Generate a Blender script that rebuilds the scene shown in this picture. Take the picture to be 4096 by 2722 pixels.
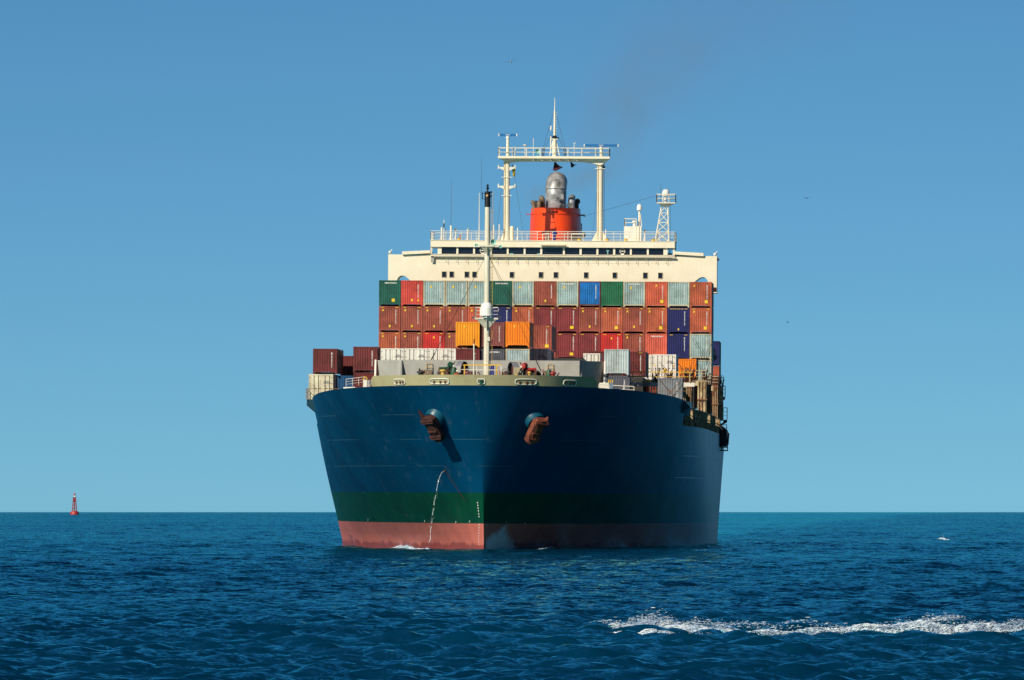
import bpy, bmesh, math, random
import numpy as np
from mathutils import Vector, Matrix

random.seed(7)
rng = np.random.RandomState(11)
for o in list(bpy.data.objects):
    bpy.data.objects.remove(o)
scene = bpy.context.scene
C = scene.collection

# ------------------------------------------------------------------ camera
FPX = 41800.0                      # focal length in pixels of the 4096 px wide photograph
ALPHA = 0.0405                     # bearing of the camera off the ship's centreline
DIST = 1010.0                      # metres from the camera to the stem
EYE = 4.85                         # eye height above the sea
EYE_PY = 1998.0
PSI = ALPHA - 0.0027
CX, CY = DIST * math.sin(ALPHA), -DIST * math.cos(ALPHA)
RE = 6.371e6                       # earth radius: the sea curves away, so the horizon is real
HEEL = 0.0061                      # the ship leans a little to port

cam_d = bpy.data.cameras.new('camera')
cam = bpy.data.objects.new('camera', cam_d)
C.objects.link(cam)
cam.location = (CX, CY, EYE)
cam.rotation_euler = (math.radians(90), 0, PSI)
cam_d.sensor_width = 36.0
cam_d.lens = FPX / 4096.0 * 36.0
cam_d.shift_y = (EYE_PY - 1361.0) / 4096.0
cam_d.clip_start = 1.0
cam_d.clip_end = 60000.0
scene.camera = cam

# ------------------------------------------------------------------ sky, sun, exposure
SUN_AZ, SUN_EL = math.radians(37), math.radians(33)     # left of the bow, from ahead
S = Vector((-math.sin(SUN_AZ) * math.cos(SUN_EL), -math.cos(SUN_AZ) * math.cos(SUN_EL), math.sin(SUN_EL)))
world = bpy.data.worlds.new('World')
scene.world = world
world.use_nodes = True
wn = world.node_tree
wn.nodes.clear()
sky = wn.nodes.new('ShaderNodeTexSky')
sky.sky_type = 'NISHITA'
sky.sun_disc = False
sky.sun_elevation = SUN_EL
sky.sun_rotation = math.pi + SUN_AZ
sky.altitude = 3000
sky.air_density = 0.5
sky.dust_density = 0.0
sky.ozone_density = 10.0
bg = wn.nodes.new('ShaderNodeBackground')
bg.inputs['Strength'].default_value = 0.05
wo = wn.nodes.new('ShaderNodeOutputWorld')
wb = wn.nodes.new('ShaderNodeMix')          # white balance of the whole sky
wb.data_type = 'RGBA'
wb.blend_type = 'MULTIPLY'
wb.inputs[0].default_value = 1.0
wb.inputs[7].default_value = (0.95, 1.20, 0.97, 1)
wn.links.new(sky.outputs[0], wb.inputs[6])
wn.links.new(wb.outputs[2], bg.inputs[0])
wn.links.new(bg.outputs[0], wo.inputs[0])
sun_d = bpy.data.lights.new('sun', 'SUN')
sun_d.energy = 5.0
sun_d.angle = math.radians(0.53)
sun_d.color = (1.0, 0.9, 0.74)
sun = bpy.data.objects.new('sun', sun_d)
C.objects.link(sun)
sun.rotation_euler = S.to_track_quat('Z', 'Y').to_euler()
sun.location = (-60, -60, 120)
scene.view_settings.view_transform = 'Standard'
scene.view_settings.look = 'None'
scene.view_settings.exposure = 0.38
scene.view_settings.gamma = 1.0

# ------------------------------------------------------------------ helpers
SHIP = []          # top-level objects that lean with the ship


def P(px, py, Y):
    """point of the upright ship at depth Y whose picture is pixel (px, py)"""
    k = (px - 2048.0) / FPX
    cp, sp = math.cos(PSI), math.sin(PSI)
    dx = (Y - CY) * (k * cp - sp) / (cp + k * sp)
    d = -dx * sp + (Y - CY) * cp
    X, Z = CX + dx, EYE + (EYE_PY - py) * d / FPX
    ch, sh = math.cos(HEEL), math.sin(HEEL)
    return Vector((X * ch - Z * sh, Y, X * sh + Z * ch))


def SEA(px, py):
    """point on the sea under pixel (px, py)"""
    d = FPX * EYE / (py - EYE_PY)
    for _ in range(6):
        d = FPX * (EYE + d * d / (2 * RE)) / (py - EYE_PY)
    r = (px - 2048.0) / FPX * d
    x = CX - d * math.sin(PSI) + r * math.cos(PSI)
    y = CY + d * math.cos(PSI) + r * math.sin(PSI)
    return Vector((x, y, -d * d / (2 * RE)))


class MB:
    def __init__(self):
        self.v, self.f, self.m = [], [], []
        self.cur = 0

    def add(self, vs, fs):
        o = len(self.v)
        self.v.extend([tuple(p) for p in vs])
        self.f.extend([tuple(o + i for i in f) for f in fs])
        self.m.extend([self.cur] * len(fs))

    def box(self, x0, x1, y0, y1, z0, z1):
        self.add([(x0, y0, z0), (x1, y0, z0), (x1, y1, z0), (x0, y1, z0), (x0, y0, z1), (x1, y0, z1), (x1, y1, z1), (x0, y1, z1)],
                 [(3, 2, 1, 0), (4, 5, 6, 7), (0, 1, 5, 4), (1, 2, 6, 5), (2, 3, 7, 6), (3, 0, 4, 7)])
        return self

    def tube(self, p, q, r, r2=None, n=6, cap=True):
        p, q = Vector(p), Vector(q)
        r2 = r if r2 is None else r2
        d = (q - p)
        if d.length < 1e-6:
            return self
        d.normalize()
        a = d.cross(Vector((0, 0, 1)) if abs(d.z) < 0.95 else Vector((1, 0, 0)))
        a.normalize()
        b = d.cross(a)
        vs = []
        for c, rr in ((p, r), (q, r2)):
            for i in range(n):
                t = 2 * math.pi * i / n
                vs.append(c + a * (rr * math.cos(t)) + b * (rr * math.sin(t)))
        fs = [(i, i + n, (i + 1) % n + n, (i + 1) % n) for i in range(n)]
        if cap:
            fs += [tuple(range(n)), tuple(range(2 * n - 1, n - 1, -1))]
        self.add(vs, fs)
        return self

    def beam(self, p, q, w, h):
        """box beam between two points, w across, h up"""
        p, q = Vector(p), Vector(q)
        d = (q - p).normalized()
        a = d.cross(Vector((0, 0, 1)) if abs(d.z) < 0.95 else Vector((0, 1, 0))).normalized()
        b = a.cross(d)
        a, b = a * (w / 2), b * (h / 2)
        vs = [p - a - b, p + a - b, p + a + b, p - a + b, q - a - b, q + a - b, q + a + b, q - a + b]
        self.add(vs, [(0, 1, 2, 3), (7, 6, 5, 4), (0, 4, 5, 1), (1, 5, 6, 2), (2, 6, 7, 3), (3, 7, 4, 0)])
        return self

    def path(self, pts, r, n=6):
        for a, b in zip(pts[:-1], pts[1:]):
            self.tube(a, b, r, n=n)
        return self

    def lathe(self, prof, c=(0, 0, 0), n=20, axis=None, sx=1.0, sy=1.0):
        """profile of (radius, height) turned about the vertical at c (or about an axis vector)"""
        c = Vector(c)
        M = Matrix.Identity(3) if axis is None else Vector(axis).to_track_quat('Z', 'Y').to_matrix()
        vs, fs = [], []
        for r, z in prof:
            for i in range(n):
                t = 2 * math.pi * i / n
                vs.append(c + M @ Vector((sx * r * math.cos(t), sy * r * math.sin(t), z)))
        for j in range(len(prof) - 1):
            for i in range(n):
                k = (i + 1) % n
                fs.append((j * n + i, j * n + k, (j + 1) * n + k, (j + 1) * n + i))
        if prof[0][0] > 1e-4:
            fs.append(tuple(range(n - 1, -1, -1)))
        if prof[-1][0] > 1e-4:
            fs.append(tuple((len(prof) - 1) * n + i for i in range(n)))
        self.add(vs, fs)
        return self

    def prism(self, poly, y0, y1):
        """polygon in (x, z) run from y0 to y1"""
        n = len(poly)
        vs = [(x, y0, z) for x, z in poly] + [(x, y1, z) for x, z in poly]
        fs = [tuple(range(n)), tuple(range(2 * n - 1, n - 1, -1))]
        fs += [(i + n, (i + 1) % n + n, (i + 1) % n, i) for i in range(n)]
        self.add(vs, fs)
        return self

    def slab(self, poly, z0, z1):
        """polygon in (x, y) run from z0 to z1"""
        n = len(poly)
        vs = [(x, y, z0) for x, y in poly] + [(x, y, z1) for x, y in poly]
        fs = [tuple(range(n - 1, -1, -1)), tuple(range(n, 2 * n))]
        fs += [(i, (i + 1) % n, (i + 1) % n + n, i + n) for i in range(n)]
        self.add(vs, fs)
        return self

    def mesh(self, name, mats, smooth=False):
        me = bpy.data.meshes.new(name)
        me.from_pydata(self.v, [], self.f)
        for m in (mats if isinstance(mats, (list, tuple)) else [mats]):
            me.materials.append(m)
        me.polygons.foreach_set('material_index', self.m)
        bm = bmesh.new()
        bm.from_mesh(me)
        bmesh.ops.recalc_face_normals(bm, faces=bm.faces)
        bm.to_mesh(me)
        bm.free()
        if smooth:
            me.polygons.foreach_set('use_smooth', [True] * len(me.polygons))
            me.set_sharp_from_angle(angle=math.radians(35))
        me.update()
        return me

    def build(self, name, mats, parent=None, smooth=False):
        return link(name, self.mesh(name, mats, smooth), parent)


def link(name, me, parent=None, loc=(0, 0, 0)):
    o = bpy.data.objects.new(name, me)
    C.objects.link(o)
    o.location = loc
    if parent is not None:
        o.parent = parent
    return o


def thing(name, label, cat, loc=(0, 0, 0), rz=0.0, group=None, ship=True):
    o = bpy.data.objects.new(name, None)
    C.objects.link(o)
    o.empty_display_size = 0.3
    o.location = loc
    o.rotation_euler = (0, 0, rz)
    return tag(o, label, cat, group, ship)


def tag(o, label, cat, group=None, ship=True):
    o['label'] = label
    o['category'] = cat
    if group:
        o['group'] = group
    if ship:
        SHIP.append(o)
    return o


def rail(mb, pts, h=1.0, r=0.028, step=1.6, mids=2):
    """guard rail along a line of deck points"""
    pts = [Vector(p) for p in pts]
    up = Vector((0, 0, 1))
    for a, b in zip(pts[:-1], pts[1:]):
        n = max(1, round((b - a).length / step))
        for i in range(n + 1):
            p = a.lerp(b, i / n)
            mb.tube(p, p + up * h, r * 1.15, n=5)
        mb.tube(a + up * h, b + up * h, r * 1.25, n=5)
        for k in range(mids):
            z = h * (k + 1) / (mids + 1)
            mb.tube(a + up * z, b + up * z, r * 0.8, n=4)


# ------------------------------------------------------------------ materials
MATS = {}


def paint(name, rgb, rough=0.45, dirt=0.3, rust=0.0, scale=0.5, spec=0.4, metal=0.0, streak=4.0, bump=0.02):
    if name in MATS:
        return MATS[name]
    rgb = tuple(c * 0.80 for c in rgb)
    m = bpy.data.materials.new(name)
    m.use_nodes = True
    nt = m.node_tree
    N, L = nt.nodes, nt.links
    b = N['Principled BSDF']
    b.inputs['Roughness'].default_value = rough
    b.inputs['Specular IOR Level'].default_value = spec
    b.inputs['Metallic'].default_value = metal
    g = N.new('ShaderNodeNewGeometry')
    n1 = N.new('ShaderNodeTexNoise')
    n1.inputs['Scale'].default_value = scale
    n1.inputs['Detail'].default_value = 8
    n1.inputs['Roughness'].default_value = 0.65
    L.new(g.outputs['Position'], n1.inputs['Vector'])
    r1 = N.new('ShaderNodeMapRange')
    r1.inputs[1].default_value = 0.38
    r1.inputs[2].default_value = 0.68
    L.new(n1.outputs['Fac'], r1.inputs[0])
    mp = N.new('ShaderNodeMapping')
    mp.inputs['Scale'].default_value = (streak, streak, 0.35)
    L.new(g.outputs['Position'], mp.inputs[0])
    n2 = N.new('ShaderNodeTexNoise')
    n2.inputs['Scale'].default_value = 1.0
    n2.inputs['Detail'].default_value = 5
    L.new(mp.outputs[0], n2.inputs['Vector'])
    mul = N.new('ShaderNodeMath')
    mul.operation = 'MULTIPLY'
    L.new(r1.outputs[0], mul.inputs[0])
    L.new(n2.outputs['Fac'], mul.inputs[1])
    mx = N.new('ShaderNodeMix')
    mx.data_type = 'RGBA'
    mx.inputs[6].default_value = (*rgb, 1)
    k = 1 - dirt
    mx.inputs[7].default_value = (rgb[0] * k, rgb[1] * k * 0.97, rgb[2] * k * 0.92, 1)
    sc = N.new('ShaderNodeMath')
    sc.operation = 'MULTIPLY'
    sc.use_clamp = True
    sc.inputs[1].default_value = 2.2
    L.new(mul.outputs[0], sc.inputs[0])
    L.new(sc.outputs[0], mx.inputs[0])
    last = mx.outputs[2]
    if rust > 0:
        n3 = N.new('ShaderNodeTexNoise')
        n3.inputs['Scale'].default_value = 1.7
        n3.inputs['Detail'].default_value = 9
        n3.inputs['Roughness'].default_value = 0.7
        mp3 = N.new('ShaderNodeMapping')
        mp3.inputs['Scale'].default_value = (1.3, 1.3, 0.5)
        L.new(g.outputs['Position'], mp3.inputs[0])
        L.new(mp3.outputs[0], n3.inputs['Vector'])
        r3 = N.new('ShaderNodeMapRange')
        r3.inputs[1].default_value = 0.72 - 0.22 * rust
        r3.inputs[2].default_value = 0.78 - 0.2 * rust
        L.new(n3.outputs['Fac'], r3.inputs[0])
        m3 = N.new('ShaderNodeMix')
        m3.data_type = 'RGBA'
        L.new(r3.outputs[0], m3.inputs[0])
        L.new(last, m3.inputs[6])
        m3.inputs[7].default_value = (0.16, 0.055, 0.022, 1)
        last = m3.outputs[2]
    L.new(last, b.inputs['Base Color'])
    if bump:
        bp = N.new('ShaderNodeBump')
        bp.inputs['Strength'].default_value = 0.25
        bp.inputs['Distance'].default_value = bump
        L.new(n1.outputs['Fac'], bp.inputs['Height'])
        L.new(bp.outputs[0], b.inputs['Normal'])
    MATS[name] = m
    return m


CREAM = paint('cream_ship_paint', (0.86, 0.79, 0.63), 0.5, 0.08, 0.04)
CREAMR = paint('weathered_cream_paint', (0.66, 0.56, 0.36), 0.6, 0.35, 0.5)
WHITE = paint('white_paint', (0.80, 0.78, 0.70), 0.45, 0.15, 0.0)
DOMEW = paint('radome_white', (0.82, 0.82, 0.80), 0.35, 0.06, 0.0)
MASTP = paint('mast_paint', (0.74, 0.70, 0.58), 0.45, 0.18, 0.03)
BLACK = paint('black_paint', (0.012, 0.012, 0.016), 0.45, 0.3)
DARK = paint('dark_steel', (0.03, 0.028, 0.028), 0.6, 0.3, 0.2)
GREYP = paint('breakwater_grey', (0.40, 0.40, 0.38), 0.55, 0.2, 0.05)
GREYD = paint('winch_grey', (0.20, 0.21, 0.25), 0.5, 0.3, 0.1)
BEIGE = paint('bulwark_beige', (0.45, 0.40, 0.23), 0.5, 0.15, 0.03)
PILLAR = paint('rusty_cream_plate', (0.58, 0.46, 0.26), 0.65, 0.55, 1.0, scale=0.9)
COAM = paint('rusty_coaming', (0.26, 0.11, 0.055), 0.8, 0.5, 0.6)
DECKM = paint('deck_green_grey', (0.10, 0.10, 0.09), 0.8, 0.4, 0.3)
RUST = paint('rusty_steel', (0.13, 0.05, 0.03), 0.85, 0.5, 0.6, bump=0.05)
ANCHM = paint('anchor_rust', (0.24, 0.06, 0.03), 0.85, 0.55, 0.3, scale=1.5, bump=0.08)
ANCHD = paint('anchor_dark_rust', (0.060, 0.015, 0.012), 0.85, 0.5, 0.2, scale=1.5, bump=0.08)
REDM = paint('machine_red', (0.42, 0.03, 0.03), 0.5, 0.35, 0.15)
GRNM = paint('machine_green', (0.02, 0.09, 0.05), 0.5, 0.35, 0.1)
YEL = paint('safety_yellow', (0.80, 0.48, 0.02), 0.5, 0.2, 0.0)
YELD = paint('dull_yellow', (0.62, 0.40, 0.08), 0.6, 0.3, 0.3)
TEAL = paint('pale_teal', (0.25, 0.56, 0.52), 0.4, 0.15)
ORGF = paint('funnel_orange', (0.98, 0.075, 0.008), 0.33, 0.12, 0.0, spec=0.5)
TARP = paint('blue_tarpaulin', (0.012, 0.025, 0.22), 0.6, 0.3)
ROPE = paint('mooring_rope', (0.24, 0.18, 0.13), 0.9, 0.5, 0.0, scale=6)
RADB = paint('radar_blue', (0.02, 0.15, 0.42), 0.35, 0.1)
WIRE = paint('wire_dark', (0.06, 0.055, 0.06), 0.6, 0.2)
LETTER = paint('white_lettering', (0.80, 0.80, 0.78), 0.6, 0.1, bump=0)
LETTERD = paint('grey_lettering', (0.16, 0.16, 0.17), 0.6, 0.1, bump=0)
STICK = paint('yellow_sticker', (0.85, 0.56, 0.03), 0.5, 0.1, bump=0)
SILV = paint('stained_exhaust_metal', (0.56, 0.56, 0.58), 0.38, 0.9, 0.15, scale=0.8, metal=0.35, streak=1.2)
BROWNP = paint('scorched_pipe', (0.20, 0.14, 0.09), 0.6, 0.6, 0.4, scale=1.5)
MAROONF = paint('maroon_cloth', (0.06, 0.008, 0.018), 0.9, 0.2)
NAVYF = paint('navy_cloth', (0.012, 0.012, 0.035), 0.9, 0.2)
YELF = paint('yellow_cloth', (0.42, 0.33, 0.02), 0.9, 0.4)
PEBBLE = paint('pebble_blue', (0.02, 0.12, 0.16), 0.4, 0.3, 0.05)
BOLST = paint('bolster_blue', (0.004, 0.085, 0.15), 0.4, 0.3, 0.08)
SKIN = paint('skin', (0.38, 0.2, 0.13), 0.6, 0.05)
HIVIS = paint('orange_coverall', (0.75, 0.13, 0.04), 0.8, 0.2)
BLUEC = paint('blue_coverall', (0.02, 0.035, 0.14), 0.8, 0.2)
HELM = paint('white_helmet', (0.8, 0.8, 0.76), 0.35, 0.05)
REDL = paint('red_glass', (0.30, 0.01, 0.01), 0.2, 0.1)
BUOYR = paint('buoy_red', (0.40, 0.03, 0.035), 0.5, 0.3, 0.1)
LIFEO = paint('lifeboat_orange', (0.62, 0.12, 0.06), 0.5, 0.25)
GULLW = paint('gull_white', (0.62, 0.64, 0.66), 0.8, 0.1)
GULLG = paint('gull_grey', (0.10, 0.12, 0.14), 0.8, 0.2)
BIRDK = paint('bird_black', (0.006, 0.007, 0.012), 0.8, 0.2)


def glass_dark():
    m = bpy.data.materials.new('window_glass')
    m.use_nodes = True
    b = m.node_tree.nodes['Principled BSDF']
    b.inputs['Base Color'].default_value = (0.008, 0.009, 0.018, 1)
    b.inputs['Roughness'].default_value = 0.06
    return m


def glass_clear():
    m = bpy.data.materials.new('clear_pane')
    m.use_nodes = True
    nt = m.node_tree
    out = nt.nodes['Material Output']
    nt.nodes.remove(nt.nodes['Principled BSDF'])
    t = nt.nodes.new('ShaderNodeBsdfTransparent')
    t.inputs[0].default_value = (0.86, 0.93, 0.95, 1)
    g = nt.nodes.new('ShaderNodeBsdfGlossy')
    g.inputs['Roughness'].default_value = 0.03
    mx = nt.nodes.new('ShaderNodeMixShader')
    mx.inputs[0].default_value = 0.08
    nt.links.new(t.outputs[0], mx.inputs[1])
    nt.links.new(g.outputs[0], mx.inputs[2])
    nt.links.new(mx.outputs[0], out.inputs['Surface'])
    return m


GLASS, CLEAR = glass_dark(), glass_clear()


def hull_material():
    m = bpy.data.materials.new('hull_paint')
    m.use_nodes = True
    nt = m.node_tree
    N, L = nt.nodes, nt.links
    b = N['Principled BSDF']
    b.inputs['Roughness'].default_value = 0.38
    b.inputs['Specular IOR Level'].default_value = 0.13
    tc = N.new('ShaderNodeTexCoord')
    sp = N.new('ShaderNodeSeparateXYZ')
    L.new(tc.outputs['Object'], sp.inputs[0])
    X, Y, Z = sp.outputs

    def math_(op, a, c=None, clamp=False):
        n = N.new('ShaderNodeMath')
        n.operation = op
        n.use_clamp = clamp
        for i, v in enumerate((a, c)):
            if v is None:
                continue
            if isinstance(v, (int, float)):
                n.inputs[i].default_value = v
            else:
                L.new(v, n.inputs[i])
        return n.outputs[0]

    def noise(scale, detail=6, vs=(1, 1, 1), rough=0.6, off=(0, 0, 0)):
        mp = N.new('ShaderNodeMapping')
        mp.inputs['Scale'].default_value = vs
        mp.inputs['Location'].default_value = off
        L.new(tc.outputs['Object'], mp.inputs[0])
        n = N.new('ShaderNodeTexNoise')
        n.inputs['Scale'].default_value = scale
        n.inputs['Detail'].default_value = detail
        n.inputs['Roughness'].default_value = rough
        L.new(mp.outputs[0], n.inputs['Vector'])
        return n.outputs['Fac']

    def ramp(v, a, c):
        n = N.new('ShaderNodeMapRange')
        n.interpolation_type = 'SMOOTHSTEP'
        n.inputs[1].default_value = a
        n.inputs[2].default_value = c
        L.new(v, n.inputs[0])
        return n.outputs[0]

    def mix(f, a, c):
        n = N.new('ShaderNodeMix')
        n.data_type = 'RGBA'
        L.new(f, n.inputs[0])
        for i, v in ((6, a), (7, c)):
            if isinstance(v, tuple):
                n.inputs[i].default_value = (*v, 1)
            else:
                L.new(v, n.inputs[i])
        return n.outputs[2]

    blue = mix(ramp(noise(0.10, 7), 0.35, 0.7), (0.0004, 0.054, 0.130), (0.0004, 0.034, 0.088))
    green = mix(ramp(noise(0.3, 7), 0.35, 0.7), (0.003, 0.064, 0.034), (0.003, 0.042, 0.028))
    red = mix(ramp(noise(0.25, 8), 0.3, 0.7), (0.54, 0.150, 0.118), (0.43, 0.112, 0.088))
    # dark scuffs left by fenders and tugs
    sc = math_('MULTIPLY', ramp(noise(0.16, 9, (1, 0.5, 1.4), 0.75, (3, 9, 1)), 0.56, 0.66), ramp(Y, 25, 60))
    red = mix(math_('MULTIPLY', sc, 0.75), red, (0.10, 0.035, 0.035))
    # wet growth line near the water
    wl = math_('ADD', Z, math_('MULTIPLY', noise(0.5, 6, (1, 1, 0.3)), -1.6))
    red = mix(math_('MULTIPLY', ramp(wl, -0.1, -0.5), 0.75), red, (0.17, 0.03, 0.035))
    # pale ragged patch low on the right of the stem
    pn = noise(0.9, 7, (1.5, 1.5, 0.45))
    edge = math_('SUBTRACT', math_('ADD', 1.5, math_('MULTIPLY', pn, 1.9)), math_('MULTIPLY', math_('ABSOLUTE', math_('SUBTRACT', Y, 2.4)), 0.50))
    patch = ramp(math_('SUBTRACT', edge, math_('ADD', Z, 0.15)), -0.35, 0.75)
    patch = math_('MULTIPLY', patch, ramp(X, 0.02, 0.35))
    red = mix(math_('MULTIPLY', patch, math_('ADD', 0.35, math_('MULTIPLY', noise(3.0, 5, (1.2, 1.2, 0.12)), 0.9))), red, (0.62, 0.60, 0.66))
    col = mix(ramp(Z, 2.47, 2.53), red, green)
    col = mix(ramp(Z, 5.46, 5.52), col, blue)
    # rust weeps and pale rubbed lines
    ws = math_('MULTIPLY', ramp(noise(1.0, 4, (0.9, 0.9, 0.05)), 0.63, 0.72), ramp(noise(0.12, 3), 0.5, 0.62))
    col = mix(math_('MULTIPLY', ws, 0.5), col, (0.03, 0.04, 0.05))
    for zl in (8.05, 10.6, 12.95):
        d = math_('ABSOLUTE', math_('SUBTRACT', Z, zl))
        ln = math_('MULTIPLY', math_('SUBTRACT', 1.0, ramp(d, 0.012, 0.04)), ramp(noise(0.09, 3, off=(zl, 0, 0)), 0.48, 0.58))
        col = mix(math_('MULTIPLY', ln, 0.35), col, (0.12, 0.26, 0.30))
    # streaky blue-grey sky sheen painted into the colour of the right flat side
    ch = math_('MULTIPLY', ramp(Y, 36, 52), ramp(noise(1.0, 5, (0.6, 0.25, 0.06)), 0.25, 0.7))
    col = mix(math_('MULTIPLY', math_('MULTIPLY', ch, ramp(X, 15, 17.5)), 0.55), col, (0.13, 0.17, 0.26))
    # streaks of salt and soot down the plating
    stk = noise(1.0, 6, (1.4, 0.8, 0.06), 0.7, (5, 2, 0))
    col = mix(math_('MULTIPLY', ramp(stk, 0.55, 0.8), 0.22), col, (0.20, 0.24, 0.26))
    col = mix(math_('MULTIPLY', ramp(stk, 0.45, 0.2), 0.35), col, (0.004, 0.012, 0.020))
    # shell plates: seams every few metres, plates a little proud or hollow
    cv = N.new('ShaderNodeCombineXYZ')
    L.new(Y, cv.inputs[0])
    L.new(Z, cv.inputs[1])
    bk = N.new('ShaderNodeTexBrick')
    bk.inputs['Scale'].default_value = 1.0
    bk.inputs['Mortar Size'].default_value = 0.022
    bk.inputs['Mortar Smooth'].default_value = 0.5
    bk.inputs['Brick Width'].default_value = 9.0
    bk.inputs['Row Height'].default_value = 2.55
    bk.inputs['Color1'].default_value = (0.9, 0.9, 0.9, 1)
    bk.inputs['Color2'].default_value = (1, 1, 1, 1)
    bk.inputs['Mortar'].default_value = (0.75, 0.75, 0.75, 1)
    L.new(cv.outputs[0], bk.inputs['Vector'])
    pm = N.new('ShaderNodeMix')
    pm.data_type = 'RGBA'
    pm.blend_type = 'MULTIPLY'
    pm.inputs[0].default_value = 0.8
    L.new(col, pm.inputs[6])
    L.new(bk.outputs['Color'], pm.inputs[7])
    col = pm.outputs[2]
    L.new(col, b.inputs['Base Color'])
    bp = N.new('ShaderNodeBump')
    bp.inputs['Strength'].default_value = 0.5
    bp.inputs['Distance'].default_value = 0.06
    L.new(noise(0.35, 4, (1, 1, 1)), bp.inputs['Height'])
    L.new(bp.outputs[0], b.inputs['Normal'])
    return m


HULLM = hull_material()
# ------------------------------------------------------------------ the sea
def sea_material():
    m = bpy.data.materials.new('sea_water')
    m.use_nodes = True
    nt = m.node_tree
    N, L = nt.nodes, nt.links
    N.remove(N['Principled BSDF'])
    body = N.new('ShaderNodeBsdfDiffuse')
    gl = N.new('ShaderNodeBsdfGlossy')
    gl.inputs['Color'].default_value = (0.28, 0.97, 1.0, 1)
    gl.inputs['Roughness'].default_value = 0.06
    fr = N.new('ShaderNodeFresnel')
    fr.inputs['IOR'].default_value = 1.333
    ms = N.new('ShaderNodeMixShader')
    L.new(fr.outputs[0], ms.inputs[0])
    L.new(body.outputs[0], ms.inputs[1])
    L.new(gl.outputs[0], ms.inputs[2])
    L.new(ms.outputs[0], N['Material Output'].inputs['Surface'])
    g = N.new('ShaderNodeNewGeometry')

    def noise(scale, vs, detail=4, rot=0.0):
        mp = N.new('ShaderNodeMapping')
        mp.inputs['Scale'].default_value = vs
        mp.inputs['Rotation'].default_value = (0, 0, rot)
        L.new(g.outputs['Position'], mp.inputs[0])
        n = N.new('ShaderNodeTexNoise')
        n.inputs['Scale'].default_value = scale
        n.inputs['Detail'].default_value = detail
        n.inputs['Roughness'].default_value = 0.55
        L.new(mp.outputs[0], n.inputs['Vector'])
        return n.outputs['Fac']
    big = noise(0.012, (1, 0.5, 1), 4)
    r = N.new('ShaderNodeMapRange')
    r.inputs[1].default_value = 0.35
    r.inputs[2].default_value = 0.65
    L.new(big, r.inputs[0])
    mx = N.new('ShaderNodeMix')
    mx.data_type = 'RGBA'
    mx.inputs[6].default_value = (0.0002, 0.007, 0.028, 1)
    mx.inputs[7].default_value = (0.0002, 0.028, 0.068, 1)
    L.new(r.outputs[0], mx.inputs[0])
    # the wake astern: paler, aerated water
    sx = N.new('ShaderNodeSeparateXYZ')
    L.new(g.outputs['Position'], sx.inputs[0])

    def mth(op, a, c):
        n = N.new('ShaderNodeMath')
        n.operation = op
        for k, v in enumerate((a, c)):
            if isinstance(v, (int, float)):
                n.inputs[k].default_value = v
            else:
                L.new(v, n.inputs[k])
        return n.outputs[0]

    def sstep(v, a, c):
        n = N.new('ShaderNodeMapRange')
        n.interpolation_type = 'SMOOTHSTEP'
        n.inputs[1].default_value = a
        n.inputs[2].default_value = c
        L.new(v, n.inputs[0])
        return n.outputs[0]
    wid = mth('ADD', mth('MULTIPLY', sx.outputs[1], 0.012), 14.0)
    off = mth('DIVIDE', mth('ABSOLUTE', sx.outputs[0], 0.0), wid)
    off = mth('ADD', off, mth('MULTIPLY', noise(0.05, (1, 0.15, 1), 5), 0.9))
    wk = mth('MULTIPLY', sstep(off, 1.5, 1.0), sstep(sx.outputs[1], 270, 320))
    wm = N.new('ShaderNodeMix')
    wm.data_type = 'RGBA'
    L.new(mth('MULTIPLY', wk, 0.5), wm.inputs[0])
    L.new(mx.outputs[2], wm.inputs[6])
    wm.inputs[7].default_value = (0.01, 0.22, 0.33, 1)
    L.new(wm.outputs[2], body.inputs['Color'])
    # ripples too small to mesh: slopes added to the surface normal
    def vec(op, a, c):
        n = N.new('ShaderNodeVectorMath')
        n.operation = op
        for k, v in enumerate((a, c)):
            if v is None:
                continue
            if isinstance(v, tuple):
                n.inputs[k].default_value = v
            else:
                L.new(v, n.inputs[k])
        return n.outputs[0]

    def slopes(scale, vs, amp, rot):
        mp = N.new('ShaderNodeMapping')
        mp.inputs['Scale'].default_value = vs
        mp.inputs['Rotation'].default_value = (0, 0, rot)
        L.new(g.outputs['Position'], mp.inputs[0])
        n = N.new('ShaderNodeTexNoise')
        n.inputs['Scale'].default_value = scale
        n.inputs['Detail'].default_value = 3
        L.new(mp.outputs[0], n.inputs['Vector'])
        return vec('MULTIPLY', vec('SUBTRACT', n.outputs['Color'], (0.5, 0.5, 0.5)), (amp, amp, 0.0))
    tot = vec('ADD', slopes(0.8, (0.7, 1.0, 1), 1.3, 0.2), slopes(3.4, (0.8, 1.0, 1), 1.3, -0.4))
    nn = vec('NORMALIZE', vec('ADD', g.outputs['Normal'], tot), None)
    col = vec('MULTIPLY_ADD', nn, (0.5, 0.5, 0.5))
    col.node.inputs[2].default_value = (0.5, 0.5, 0.5)
    nm = N.new('ShaderNodeNormalMap')
    nm.space = 'WORLD'
    L.new(col, nm.inputs['Color'])
    for q in (gl, fr):
        L.new(nm.outputs[0], q.inputs['Normal'])
    return m


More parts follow.
